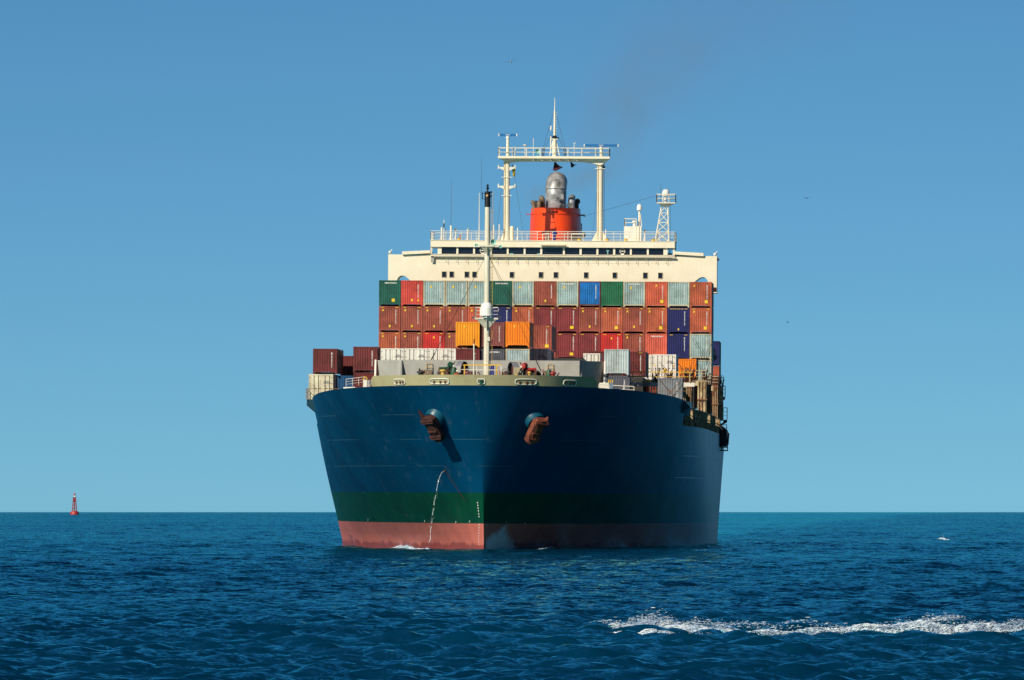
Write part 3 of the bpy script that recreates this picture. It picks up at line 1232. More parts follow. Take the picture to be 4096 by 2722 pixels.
    q0, q1 = P(1845, 1479, -3), P(1992, 1481, -3)
    m.beam((q0.x, -3, q0.z), (q1.x, -3, q1.z), 0.06, 0.06)
    m.build('post', WHITE, ro)


foredeck()


def winches():
    zd = 15.45

    def drum(px0, px1, py_top, y, mat, flange, name='mooring_winch', rope=ROPE, label=''):
        a, b = P(px0, py_top, y), P(px1, py_top, y)
        R = 0.62
        zc = a.z - R
        root = thing(name, label, 'winch', ((a.x + b.x) / 2, y, zd))
        ox, oz = (a.x + b.x) / 2, zd
        w = (b.x - a.x) / 2
        m = MB()
        prof = []
        n = 7
        for k in range(n):
            x0 = -w * 0.82 + 1.64 * w * k / n
            prof += [(R * 0.72, x0), (R * 0.78, x0 + 0.8 * w / n), (R * 0.72, x0 + 1.6 * w / n)]
        m.lathe(prof, (0, 0, zc - oz), 18, (1, 0, 0))
        m.build('rope_drum', rope, root, smooth=True)
        for s_ in (-1, 1):
            m = MB()
            m.lathe([(R * 0.3, 0), (R, 0.0), (R, 0.07), (R * 0.3, 0.07)], (s_ * w * 0.9, 0, zc - oz), 22, (1, 0, 0))
            m.build('flange', flange, root)
        m = MB()
        for s_ in (-1, 1):
            m.prism([(s_ * w - 0.08, 0), (s_ * w + 0.08, 0), (s_ * w + 0.05, zc - oz), (s_ * w - 0.05, zc - oz)], -0.4, 0.4)
        m.box(-w, w, 0.35, 0.5, 0, 0.3)
        m.build('bed', mat, root)
        return root

    drum(1673, 1735, 1473, 9.0, RUST, BLACK, label='brown rope winch with black flanges, leftmost on the foredeck')
    drum(1862, 1905, 1480, 10.0, RUST, BLACK, label='small winch with pale rope left of the white mast')
    drum(1996, 2036, 1482, 10.0, REDM, REDM, label='small red flanged winch right of the white mast')
    drum(2168, 2219, 1477, 9.0, REDM, REDM, label='red flanged winch with striped rope, rightmost on the foredeck')

    def windlass(px, py_top, y, side, label, mach):
        """chain wheel under a broad curved guard turned half towards the bow, gear and brakes beside it"""
        c = P(px, py_top, y)
        root = thing('anchor_windlass', label, 'windlass', (c.x, y, zd))
        h = c.z - zd
        R = 0.88
        zc = h - R
        ax = Vector((-side * 0.92, -0.40, 0)).normalized()      # axle
        tv = Vector((ax.y, -ax.x, 0))
        K, W = 18, 0.62
        m = MB()
        vs, fs = [], []
        for k in range(K + 1):
            a = math.radians(-40 + 260 * k / K)
            for r_, w_ in ((R, -W / 2), (R, W / 2), (R - 0.07, W / 2), (R - 0.07, -W / 2)):
                vs.append(tv * (r_ * math.cos(a)) + Vector((0, 0, zc + r_ * math.sin(a))) + ax * w_)
        for k in range(K):
            for j in range(4):
                fs.append((4 * k + j, 4 * k + (j + 1) % 4, 4 * k + 4 + (j + 1) % 4, 4 * k + 4 + j))
        m.add(vs, fs)
        m.build('guard', GREYD, root, smooth=True)
        m = MB()
        m.lathe([(0.25, -0.28), (0.84, -0.26), (0.84, -0.10), (0.60, 0.0), (0.80, 0.08), (0.80, 0.16), (0.25, 0.18)], (0, 0, zc), 20, ax)
        m.build('chain_wheel', RUST, root, smooth=True)
        m = MB()
        q = -tv if (-tv).y < 0 else tv
        o_ = q * (R + 0.03)
        m.add([o_ + ax * s_ * 0.33 + Vector((0, 0, z_)) + q * t_ for t_ in (0, 0.06) for s_, z_ in ((-1, 0), (1, 0), (1, zc + 0.35), (-1, zc + 0.35))],
              [(0, 1, 2, 3), (7, 6, 5, 4), (0, 4, 5, 1), (1, 5, 6, 2), (2, 6, 7, 3), (3, 7, 4, 0)])
        m.build('front_plate', CREAMR if side > 0 else GREYP, root)
        s_ = side
        m = MB()
        m.box(min(s_ * 0.9, s_ * 1.5), max(s_ * 0.9, s_ * 1.5), -0.2, 0.7, 0, zc + 0.35)
        m.box(min(s_ * 1.6, s_ * 2.1), max(s_ * 1.6, s_ * 2.1), -0.1, 0.7, 0, zc + 0.02)
        m.build('gear_case', DARK, root)
        m = MB()
        m.lathe([(0.0, -0.4), (0.26, -0.36), (0.30, 0.3), (0.0, 0.4)], (s_ * 1.05, -0.35, zc + 0.50), 14, (s_ * 0.3, 0.9, 0.1))
        m.build('motor', mach[1], root, smooth=True)
        m = MB()
        m.lathe([(0.0, -0.5), (0.15, -0.48), (0.15, 0.48), (0.0, 0.5)], (s_ * 1.75, -0.25, zc + 0.16), 12, (1, 0.2, 0.05))
        m.build('shaft', mach[1], root, smooth=True)
        for bx_, ht in ((1.35, 0.05), (2.15, 0.10)):
            m = MB()
            m.box(s_ * bx_ - 0.11, s_ * bx_ + 0.11, -0.62, -0.45, 0, zc + ht)
            m.build('bracket', RUST, root)
        m = MB()
        m.path([Vector((s_ * 0.75, -0.5, 0.4)), Vector((s_ * 0.85, -0.55, zc + 0.5)), Vector((s_ * 0.65, -0.5, zc + 0.85))], 0.06, 6)
        m.build('brake_lever', DARK, root)
        m = MB()
        m.lathe([(0.0, 0.0), (0.10, 0.02), (0.10, 0.08), (0.0, 0.1)], (s_ * 0.8, -0.6, zc + 0.42), 10, (0, -1, 0))
        m.build('gauge', WHITE, root)
        return root
    windlass(1848, 1446, 7.5, -1, 'anchor windlass with grey curved guard and green motor, left of the mast', (DARK, GRNM))
    windlass(2054, 1449, 7.5, 1, 'anchor windlass with grey curved guard and red motor, right of the mast', (RUST, REDM))

    # capstan-like round winch seen end on, right side
    c = P(2146, 1482, 8.0)
    root = thing('warping_winch', 'round dark winch with coloured end, beside the rightmost rope winch', 'winch', (c.x, 8.0, zd))
    m = MB()
    m.lathe([(0.25, 0), (0.44, 0), (0.44, 0.7), (0.3, 0.75)], (0, 0, c.z - zd - 0.44), 20, (0, 1, 0))
    m.box(-0.4, 0.4, 0.1, 0.6, 0, c.z - zd - 0.5)
    m.build('drum', DARK, root, smooth=True)
    m = MB()
    m.lathe([(0.0, -0.10), (0.18, -0.06), (0.30, 0.0)], (0.05, 0, c.z - zd - 0.42), 16, (0, -1, 0))
    m.build('end_cap', REDM, root, smooth=True)
    m = MB()
    m.lathe([(0.0, 0.12), (0.07, 0.1), (0.07, 0.0)], (0.05, -0.1, c.z - zd - 0.2), 10, (0, -1, 0))
    m.build('knob', YEL, root)
    # hand wheels
    for px, py, y, lab in ((2020, 1486, 3.0, 'thin dark handwheel in front of the right windlass'), (1873, 1484, 3.0, 'thin grey handwheel behind the yellow railing, left of the mast')):
        c = P(px, py, y)
        root = thing('handwheel', lab, 'handwheel', (c.x, y, zd), 0, 'brake handwheels')
        m = MB()
        pts = [Vector((0.30 * math.cos(a), 0, c.z - zd - 0.05 + 0.30 * math.sin(a))) for a in [2 * math.pi * k / 18 for k in range(19)]]
        m.path(pts, 0.022, 5)
        for k in range(6):
            a = math.pi * k / 3
            m.tube((0, 0, c.z - zd - 0.05), (0.3 * math.cos(a), 0, c.z - zd - 0.05 + 0.3 * math.sin(a)), 0.014, n=4)
        m.build('wheel', RUST if px > 2000 else GREYD, root)
        m = MB()
        m.tube((0, 0.05, 0), (0, 0.05, c.z - zd), 0.045, n=8)
        m.build('stand', RUST, root)
    # tarpaulin-covered machine right of the mast
    a = P(1975, 1463, 0.5)
    root = thing('covered_machine', 'dark blue tarpaulin tied over a deck machine right of the mast', 'cover', (a.x, 0.5, zd))
    m = MB()
    bmv = []
    hgt = a.z - zd
    for j in range(9):
        zz = hgt * j / 8
        for i in range(18):
            t = 2 * math.pi * i / 18
            wob = 1 + 0.10 * math.sin(3 * t + j) + 0.06 * math.sin(5 * t - 2 * j)
            pinch = 1.0 if j < 4 else (0.78 if j == 4 else 0.86 - 0.09 * (j - 5))
            bmv.append((0.44 * pinch * wob * math.cos(t), 0.40 * pinch * wob * math.sin(t), zz + 0.06 * math.cos(2 * t) * (j / 8)))
    fs = []
    for j in range(8):
        for i in range(18):
            k = (i + 1) % 18
            fs.append((j * 18 + i, j * 18 + k, (j + 1) * 18 + k, (j + 1) * 18 + i))
    fs += [tuple(range(17, -1, -1)), tuple(144 + i for i in range(18))]
    m.add(bmv, fs)
    m.build('tarpaulin', TARP, root, smooth=True)
    m = MB()
    pts = [Vector((0.42 * math.cos(t), 0.38 * math.sin(t), hgt * 0.5)) for t in [2 * math.pi * i / 14 for i in range(15)]]
    m.path(pts, 0.02, 5)
    m.build('lashing', ROPE, root)
    # bits of deck gear seen over the bulwark
    for px, py, y, mat, r, lab in ((2240, 1508, 5, YEL, 0.10, 'small yellow bollard cap at the right end of the foredeck'),
                                   (1657, 1505, 5, YELD, 0.09, 'small dull yellow bollard cap left of the leftmost winch'),
                                   (2066, 1500, 2, YEL, 0.12, 'yellow bollard cap in front of the right windlass')):
        c = P(px, py, y)
        o = thing('bollard', lab, 'bollard', (c.x, y, zd), 0, 'mooring bollards')
        m = MB()
        m.lathe([(0.22, 0), (0.16, 0.1), (0.14, c.z - zd - 0.2), (r, c.z - zd), (0.02, c.z - zd + 0.08)], (0, 0, 0), 14)
        m.build('post', mat, o, smooth=True)
        m = MB()
        m.slab([(-0.4, -0.3), (0.4, -0.3), (0.4, 0.3), (-0.4, 0.3)], -0.05, 0.05)
        m.build('base', DARK, o)

    # pipes, vents, chain stoppers and rope heaps bolted about the foredeck
    mats = [DARK, RUST, RUST, GREYD, REDM, BLACK, ROPE, DARK, YELD, RUST, BLACK, GRNM]
    for k, (px, py) in enumerate(((1684, 1484), (1700, 1490), (1722, 1482), (1748, 1486), (1772, 1478), (1786, 1474), (1803, 1482), (1816, 1470), (1870, 1486), (1884, 1490),
                                  (1912, 1488), (2008, 1490), (2034, 1484), (2078, 1474), (2092, 1482), (2104, 1478), (2118, 1486), (2152, 1490), (2176, 1484), (2196, 1480),
                                  (2212, 1488), (2228, 1492))):
        y = 4.5 + 5.0 * rng.rand()
        c = P(px, py, y)
        m = MB()
        h = c.z - zd
        w = 0.10 + 0.16 * rng.rand()
        kind = k % 4
        if kind == 0:
            m.lathe([(w, 0), (w, h - 0.25), (w * 1.7, h - 0.2), (w * 1.6, h - 0.06), (w * 0.5, h)], (c.x, y, zd), 12)
        elif kind == 1:
            m.box(c.x - w, c.x + w, y, y + 0.5, zd, zd + h * 0.8)
            m.tube((c.x - w * 0.4, y + 0.2, zd + h * 0.7), (c.x + w * 0.9, y + 0.1, zd + h), 0.06, n=7)
        elif kind == 2:
            m.path([Vector((c.x - w, y, zd)), Vector((c.x - w, y, zd + h * 0.85)), Vector((c.x, y, zd + h)), Vector((c.x + w * 1.4, y, zd + h * 0.9)), Vector((c.x + w * 1.6, y, zd))], 0.055, 7)
        else:
            m.lathe([(w * 1.8, 0), (w * 2.0, 0.2 * h), (w * 1.5, 0.6 * h), (w * 1.7, 0.75 * h), (w * 0.9, h), (0, h)], (c.x, y, zd), 11)
        m.build(('mushroom_vent', 'chain_stopper', 'pipe_bend', 'rope_heap')[kind], mats[(k * 5) % 12], ship, smooth=True)


winches()


# ------------------------------------------------------------------ fenders, lockers and railings at the ends of the bulwark
RAILR = paint('rusty_railing', (0.34, 0.19, 0.09), 0.8, 0.4, 0.4)
SIDEB = paint('bracket_blue', (0.004, 0.05, 0.085), 0.4, 0.3, 0.1)


def bow_sides():
    # left side: white fairlead roller on a stand, railing, locker
    y = 15.0
    a, b = P(1374, 1556, y), P(1432, 1556, y)
    z0 = ztop(18) - 0.3
    m = MB()
    m.tube((a.x, y, a.z), (b.x - 0.3, y, b.z + 0.03), 0.16, n=12)
    m.tube((b.x - 0.3, y, b.z + 0.03), (b.x, y, b.z - 0.15), 0.15, n=12)
    m.tube((b.x, y, b.z - 0.15), (b.x + 0.05, y, b.z - 0.55), 0.14, n=12)
    o = m.build('roller_fairlead', WHITE, ship, smooth=True)
    m = MB()
    m.box(a.x + 0.3, b.x - 0.1, y - 0.1, y + 0.3, a.z - 0.75, a.z - 0.12)
    m.build('pedestal', RUST, o)
    m = MB()
    rail(m, [(a.x + 0.2, y + 1, a.z + 0.2), (P(1460, 1550, y + 1).x, y + 1, a.z + 0.45)], 0.75, 0.020, 0.7)
    m.build('railing', WHITE, ship)
    m = MB()
    p, q = P(1453, 1521, y), P(1468.5, 1563, y)
    m.box(p.x, q.x, y - 0.3, y + 0.5, q.z - 0.2, p.z)
    o = m.build('deck_locker', WHITE, ship)
    m = MB()
    r_ = P(1497, 1521, y)
    m.box(q.x + 0.004, r_.x, y - 0.25, y + 0.6, q.z - 0.2, p.z - 0.02)
    m.build('side_box', GREYP, o)
    m = MB()
    cx = (p.x + q.x) / 2
    pts = [Vector((cx + 0.17 * math.cos(t), y, p.z + 0.14 + 0.17 * math.sin(t))) for t in [math.pi * k / 8 for k in range(9)]]
    m.path([Vector((cx + 0.17, y, p.z - 0.1))] + pts + [Vector((cx - 0.17, y, p.z - 0.1))], 0.045, 6)
    m.build('vent_hoop', YEL, o)
    # right side: roller, railing, posts
    y = 16.0
    a, b = P(2468, 1566, y), P(2533, 1568, y)
    m = MB()
    m.tube((a.x, y, a.z), (b.x, y, b.z), 0.13, n=12)
    m.tube((a.x, y, a.z), (a.x - 0.06, y, a.z - 0.4), 0.13, n=12)
    o = m.build('roller_fairlead', GREYP, ship, smooth=True)
    m = MB()
    m.box(a.x + 0.2, b.x - 0.1, y - 0.05, y + 0.3, a.z - 0.7, a.z - 0.1)
    m.build('pedestal', RUST, o)
    m = MB()
    l0, l1 = P(2398, 1532, y), P(2435, 1572, y)
    m.box(l0.x, l1.x, y - 0.3, y + 0.5, l1.z - 0.3, l0.z)
    o = m.build('deck_locker', WHITE, ship)
    m = MB()
    l2 = P(2452, 1533, y)
    m.box(l1.x + 0.004, l2.x, y - 0.25, y + 0.5, l1.z - 0.3, l0.z)
    m.build('side_box', paint('locker_blue', (0.16, 0.24, 0.36), 0.5, 0.2), o)
    m = MB()
    for px in (2435, 2442, 2450):
        p = P(px, 1520, y)
        m.box(p.x - 0.045, p.x + 0.045, y - 0.1, y, l0.z - 0.05, p.z)
    m.build('vent_post', YEL, o)
    m = MB()
    rail(m, [(P(2396, 1560, y - 1).x, y - 1, 15.2), (P(2437, 1565, y - 1).x, y - 1, 15.1)], 1.0, 0.035, 0.8)
    rail(m, [(P(2452, 1560, y + 1).x, y + 1, 15.1), (P(2536, 1570, y + 1).x, y + 1, 15.0)], 1.0, 0.035, 1.0)
    m.build('railing', WHITE, ship)
    # folded end of the bulwark on the right, pale blue in the light
    # brackets under the outermost container on each side
    for s_ in (-1, 1):
        yb0, yb1 = 33.5, 43.0
        m = MB()
        x1 = s_ * 19.15
        zt = 14.72
        poly = []
        for yy in (yb0, yb1):
            xi = s_ * (half_breadth(yy, 12.8) - 0.25)
            poly.append([(xi, yy, 13.2), (xi, yy, zt), (x1, yy, zt), (x1, yy, zt - 0.62)])
        vs = poly[0] + poly[1]
        m.add(vs, [(0, 1, 2, 3), (7, 6, 5, 4), (0, 4, 5, 1), (1, 5, 6, 2), (2, 6, 7, 3), (3, 7, 4, 0)])
        m.build('side_bracket', SIDEB, ship)
        m = MB()
        rail(m, [(x1 + s_ * 0.05, yb0 - 0.3, zt), (x1 + s_ * 0.05, yb1, zt)], 1.05, 0.025, 1.4)
        rail(m, [(x1 + s_ * 0.05, yb0 - 0.3, zt), (s_ * 15.5, yb0 - 0.3, zt)], 1.05, 0.02, 2.2, 0)
        m.build('railing', RAILR, ship)


bow_sides()
# ------------------------------------------------------------------ hatch block, lashing bridges, side stanchions
def cargo_deck():
    m = MB()
    m.slab([(-16.9, 39.0), (16.9, 39.0), (17.4, 50), (17.4, 182.0), (-17.4, 182.0), (-17.4, 50)], ZMAIN + 0.01, 14.7)
    m.build('hatch_coaming', COAM, ship)
    m = MB()
    m.slab([(-18.6, 166.5), (15.9, 166.5), (15.9, 181.8), (-18.6, 181.8)], 14.72, 20.75)
    m.build('container_support', DARK, ship)
    m = MB()
    m.slab([(-18.6, 90.5), (-6.0, 90.5), (-6.0, 102), (-18.6, 102)], 14.72, 18.2)
    m.build('container_support', DARK, ship)
    # first lashing bridge
    y = 44.5
    p0, p1 = P(2518, 1530, y), P(2778, 1531, y)
    q0 = P(2518, 1546, y)
    lb = MB()
    lb.box(p0.x - 6, p1.x, y, y + 0.9, q0.z, p0.z)
    lo = lb.build('lashing_bridge', WHITE, ship)
    m = MB()
    xs = [P(px, 1538, y).x for px in (2545, 2573, 2579, 2585, 2591, 2597)]
    for x in xs:
        m.box(x - 0.03, x + 0.03, y - 0.06, y - 0.004, q0.z + 0.02, p0.z - 0.02)
    m.build('web', DARK, lo)
    m = MB()
    zr = P(2600, 1489, y).z
    m.beam((p0.x, y - 0.05, zr), (p1.x - 0.2, y - 0.05, zr), 0.07, 0.08)
    zk = P(2600, 1507, y).z
    m.beam((p0.x, y - 0.05, zk), (p1.x - 0.2, y - 0.05, zk), 0.04, 0.04)
    m.build('handrail', YEL, lo)
    m = MB()
    x = p0.x + 0.3
    while x < p1.x - 0.3:
        m.box(x - 0.035, x + 0.035, y - 0.1, y - 0.03, p0.z, zr)
        x += 0.9 + 0.5 * rng.rand()
    m.build('stanchion', CREAMR, lo)
    # lashing rods and turnbuckles standing along the bridge
    def rods(x0, x1, yy, z0, n, name='lashing_rod'):
        m = MB()
        for _ in range(n):
            x = x0 + (x1 - x0) * rng.rand()
            l = 0.5 + 1.0 * rng.rand()
            tip = Vector((x + rng.normal(0, 0.3), yy + rng.normal(0, 0.2), z0 + l))
            m.tube((x, yy + rng.normal(0, 0.15), z0), tip, 0.03 + 0.02 * rng.rand(), n=5)
            m.box(tip.x - 0.05, tip.x + 0.05, tip.y - 0.04, tip.y + 0.04, tip.z - 0.12, tip.z + 0.06)
        return m.build(name, RUST, lo)
    rods(P(2612, 1500, y).x, P(2640, 1500, y).x, y + 0.4, p0.z, 12)
    rods(P(2650, 1500, y).x, P(2690, 1500, y).x, y + 0.4, p0.z, 16)
    rods(P(2735, 1500, y).x, P(2780, 1500, y).x, y + 0.4, p0.z, 22)
    m = MB()
    for px in (2571, 2577, 2583, 2590, 2596):
        x = P(px, 1528, y).x
        m.lathe([(0.0, 0.0), (0.09, 0.02), (0.09, 0.16), (0.0, 0.2)], (x, y + 0.1, p0.z), 8)
    m.build('twist_lock', YEL, lo)
    # port side pillars, one frame at each bridge
    for yy, xa, xb, zt, nm in ((46.0, 17.15, 18.45, p0.z - 0.4, 1), (64.0, 18.1, 18.75, 17.2, 0), (98.0, 18.6, 19.55, 17.6, 1),
                               (126.0, 18.9, 19.5, 17.4, 0), (150.0, 19.2, 19.85, 17.6, 0), (172.0, 19.3, 20.0, 17.7, 1)):
        m = MB()
        m.box(xa, xb, yy, yy + 1.6, ZMAIN + 1.5, zt)
        po = m.build('lashing_pillar', PILLAR if nm else COAM, ship)
        for k in range(3):
            u = xa + (xb - xa) * (0.15 + 0.35 * k)
            st = MB()
            st.box(u - 0.03, u + 0.03, yy - 0.13, yy - 0.003, ZMAIN + 1.5, zt - 0.15)
            st.build('stiffener', PILLAR, po)
        st = MB()
        st.box(xa - 0.05, xb + 0.05, yy - 0.2, yy - 0.004, ZMAIN + 3.1, ZMAIN + 3.25)
        st.build('girder', COAM, po)
        if yy == 46.0:
            m = MB()
            m.beam((xa - 1.4, yy + 0.5, zt - 2.7), (xa + 0.1, yy + 0.5, zt - 0.5), 0.5, 0.42)
            m.build('brace', CREAMR, po)
        m = MB()
        rail(m, [(xa - 0.2, yy, zt), (xb, yy, zt), (xb, yy + 1.6, zt)], 1.0, 0.035, 0.7)
        m.build('railing', CREAMR, po)
        m = MB()
        for _ in range(14):
            a = Vector((xa + (xb - xa) * rng.rand(), yy + 1.4 * rng.rand(), zt))
            b_ = a + Vector((rng.normal(0, 0.25), rng.normal(0, 0.4), 0.5 + 0.9 * rng.rand()))
            m.tube(a, b_, 0.035, n=5)
        m.build('lashing_rod', RUST, po)
        if yy > 60:
            m = MB()
            m.box(xa - 4.5, xb, yy + 0.1, yy + 1.2, zt - 0.6, zt - 0.02)
            m.build('walkway', CREAMR, po)
    # stanchions along the deck edge with a rusty plate behind
    post = MB().box(-0.22, 0.12, -0.08, 0.08, 0, 1.75).mesh('edge_stanchion', PILLAR)
    for k in range(38):
        y = 41.0 + k * 3.6
        x = half_breadth(y, ZMAIN) - 0.16
        link('edge_stanchion', post, ship, (x, y, ZMAIN - 0.02))
    m = MB()
    pts = [(half_breadth(41 + k * 4, ZMAIN), 41 + k * 4) for k in range(35)]
    for (xa, ya), (xb, yb) in zip(pts[:-1], pts[1:]):
        m.add([(xa - 1.0, ya, ZMAIN), (xb - 1.0, yb, ZMAIN), (xb - 1.0, yb, ZMAIN + 1.8), (xa - 1.0, ya, ZMAIN + 1.8)], [(0, 1, 2, 3)])
    m.build('edge_coaming', COAM, ship)
    m = MB()
    for s_ in (1,):
        for z in (ZMAIN + 1.1, ZMAIN + 1.75):
            m.path([Vector((x - 0.16, y, z)) for x, y in pts], 0.05, 5)
    m.build('edge_rail', CREAMR, ship)
    # rubbing strake on the topside, two raised weld lines
    for zl in (9.35, 7.15):
        m = MB()
        vs, fs = [], []
        ys_ = [46 + 6 * k for k in range(24)]
        for y in ys_:
            x = half_breadth(y, zl)
            vs += [(x - 0.02, y, zl - 0.03), (x + 0.035, y, zl - 0.03), (x + 0.035, y, zl + 0.03), (x - 0.02, y, zl + 0.03)]
        for i in range(len(ys_) - 1):
            for k in range(4):
                fs.append((4 * i + k, 4 * i + (k + 1) % 4, 4 * i + 4 + (k + 1) % 4, 4 * i + 4 + k))
        m.add(vs, fs)
        m.build('weld_strake', PEBBLE, ship)


cargo_deck()


# ------------------------------------------------------------------ bridge house
def bridge():
    Y = 184.0
    D = 8.0

    def X(px):
        return P(px, 1000, Y).x

    def Z(py, px=2210):
        return P(px, py, Y).z
    xl, xr = X(1553), X(2868)
    cxm = (xl + xr) / 2
    zr = Z(965)              # wheelhouse roof
    zwt, zwb = Z(991), Z(1019.5)
    zledge = Z(1026)
    zw = Z(1022)             # top of the bridge wings
    zbot = Z(1119)
    hw_ = (xr - xl) / 2
    # lower house behind the containers and front plate of the wings with the arched cut-outs
    house = MB()
    house.box(cxm - hw_ + 3.4, cxm + hw_ - 3.4, Y + 0.15, Y + 12, 12.4, Z(1095))
    ho = house.build('bridge_house', CREAM, ship)
    zlo, zap = Z(1131), Z(1106)
    arch = [(1.0 + 0.62 * (1 - math.cos(math.pi / 2 * k / 8)), zlo + (zap - zlo) * math.sin(math.pi / 2 * k / 8)) for k in range(9)] + [(1.95, zap - 0.08), (2.75, zlo)]
    poly = [(xl, zw), (xl, Z(1170)), (xl + 0.52, Z(1170)), (xl + 0.52, zlo)]
    poly += [(xl + u, z) for u, z in arch]
    poly += [(xr - u, z) for u, z in arch[::-1]]
    poly += [(xr - 0.52, zlo), (xr - 0.52, Z(1170)), (xr, Z(1170)), (xr, zw)]
    m = MB()
    m.prism(poly, Y, Y + 4.5)
    wing = m.build('bridge_wing', CREAM, ho)
    # raised covers on the wing tops
    for s_, pa, pb in ((-1, 1613, 1721), (1, 2810, 2699)):
        a, b = X(pa), X(pb)
        m = MB()
        m.prism([(a, zw + 0.002), (b, zw + 0.002), (b, zw + 0.46), (a, zw + 0.30)], Y + 0.35, Y + 4.2)
        m.build('wing_cover', CREAM, ho)
        m = MB()
        a2, b2 = a + s_ * 0.12, b
        m.prism([(a2, zw - 0.02), (b2, zw + 0.16), (b2, zw + 0.50), (a2, zw + 0.34)], Y - 0.30, Y + 0.33)
        m.build('wind_deflector', CREAM, ho)
    # wheelhouse: sill wall, corner posts, roof fascia, mullions and panes
    wl, wr = X(1723), X(2699)
    m = MB()
    m.box(wl, wr, Y - 0.25, Y + D, zw + 0.004, zwb)
    wh = m.build('wheelhouse', CREAM, ho)
    m = MB()
    m.prism([(wl, zwt), (wr, zwt), (wr, zr), (wl, zr)], Y - 0.55, Y + D)
    # fascia leans: bevel the ends
    m.prism([(wl - 0.06, zr - 0.02), (wr + 0.06, zr - 0.02), (wr + 0.06, zr + 0.05), (wl - 0.06, zr + 0.05)], Y - 0.62, Y + D + 0.05)
    m.build('roof', CREAM, wh)
    m = MB()
    m.box(wl + 1.0, wr - 1.0, Y + 2.2, Y + D - 0.1, zwb, zwt)
    m.build('interior', BLACK, wh)
    m = MB()
    m.box(wl - 0.02, wr + 0.02, Y - 0.50, Y - 0.252, zledge - 0.06, zledge + 0.05)
    m.build('ledge', CREAM, wh)
    panes = [(229, 345), (360, 476), (491, 607), (623, 740), (755, 872), (887, 1002), (1018, 1180), (1195, 1310), (1327, 1442),
             (1458, 1573), (1590, 1705), (1720, 1838), (1853, 1968)]
    e0, e1 = (152, 198), (2000, 2042)
    allp = [e0] + panes + [e1]

    def PX(u):
        return X(1650 + u / 1.96)
    prev = wl
    for i, (a, b) in enumerate(allp):
        xa, xb = PX(a), PX(b)
        m = MB()
        m.box(prev, xa, Y - 0.30, Y + 0.05, zwb + 0.002, zwt - 0.002)
        m.build('mullion', CREAM, wh)
        m = MB()
        m.box(xa + 0.002, xb - 0.002, Y - 0.12, Y - 0.09, zwb + 0.002, zwt - 0.002)
        wo_ = m.build('window', CLEAR if i in (0, len(allp) - 1) else GLASS, wh)
        if 0 < i < len(allp) - 1:
            m = MB()
            m.box(xa + 0.002, xb - 0.002, Y - 0.16, Y - 0.125, zwb + 0.003, zwb + 0.05)
            m.build('sill', DARK, wo_)
        if i in (3, 11):
            m = MB()
            cx = X(1931) if i == 3 else X(2490)
            zc = (zwb + zwt) / 2 + 0.02
            pts = [Vector((cx + 0.30 * math.cos(t), Y - 0.20, zc + 0.30 * math.sin(t))) for t in [2 * math.pi * k / 16 for k in range(17)]]
            m.path(pts, 0.04, 5)
            m.tube((cx - 0.3, Y - 0.2, zc), (cx + 0.3, Y - 0.2, zc), 0.035, n=5)
            m.box(cx - 0.1, cx + 0.1, Y - 0.24, Y - 0.17, zc - 0.06, zc + 0.06)
            m.box(cx - 0.18, cx + 0.18, Y - 0.24, Y - 0.17, zwb + 0.01, zwb + 0.12)
            m.build('clear_view_screen', WHITE, wo_)
        if i in (5, 6, 10):
            m = MB()
            cx = {5: X(2043), 6: X(2160), 10: X(2431)}[i]
            if i == 10:
                m.box(cx - 0.16, cx + 0.16, Y - 0.18, Y - 0.126, zwb + 0.42, zwb + 0.54)
                m.box(cx - 0.05, cx + 0.05, Y - 0.18, Y - 0.126, zwb + 0.06, zwb + 0.42)
            else:
                m.box(cx - 0.32, cx + 0.3, Y - 0.18, Y - 0.126, zwb + 0.05, zwb + 0.13)
            m.build('chart_light', TEAL, wo_)
        prev = xb
    m = MB()
    m.box(prev, wr, Y - 0.30, Y + 0.05, zwb + 0.002, zwt - 0.002)
    m.build('mullion', CREAM, wh)
    # far side of the wheelhouse ends stays open to the sky: slim posts
    m = MB()
    for x in (wl + 0.06, wr - 0.06):
        m.box(x - 0.05, x + 0.05, Y + 2.0, Y + 2.2, zwb, zwt)
    m.build('corner_post', CREAM, wh)
    # awning rail over the centre windows
    m = MB()
    a, b = X(2163), X(2262)
    m.box(a, b, Y - 1.0, Y - 0.64, Z(984), Z(980))
    m.prism([(b, Z(985)), (b + 0.3, Z(990)), (b + 0.35, Z(988)), (b, Z(977))], Y - 0.9, Y - 0.64)
    for px in (2175, 2212):
        m.tube((X(px), Y - 0.8, Z(984)), (X(px), Y - 0.8, Z(988)), 0.03, n=5)
    m.build('window_wash_gantry', CREAMR, wh)
    # walkway rail with stanchions below the windows
    m = MB()
    zt, zb2 = Z(1031), Z(1054)
    for i in range(23):
        x = X(1786) + (X(2665) - X(1786)) * i / 22
        m.tube((x, Y - 0.32, zb2), (x, Y - 0.32, zt), 0.022, n=4)
        m.tube((x, Y - 0.32, zb2 + 0.2), (x + 0.12, Y - 0.12, zb2 - 0.02), 0.02, n=4)
    m.tube((X(1740), Y - 0.32, zt), (X(2690), Y - 0.32, zt), 0.025, n=5)
    m.tube((X(1740), Y - 0.32, Z(1045)), (X(2690), Y - 0.32, Z(1045)), 0.010, n=4)
    m.build('walkway_rail', CREAMR, wh)
    m = MB()
    m.box(X(1724), X(1737), Y - 0.28, Y - 0.26, Z(1053), Z(1023))
    m.build('step_ladder', GREYP, wh)
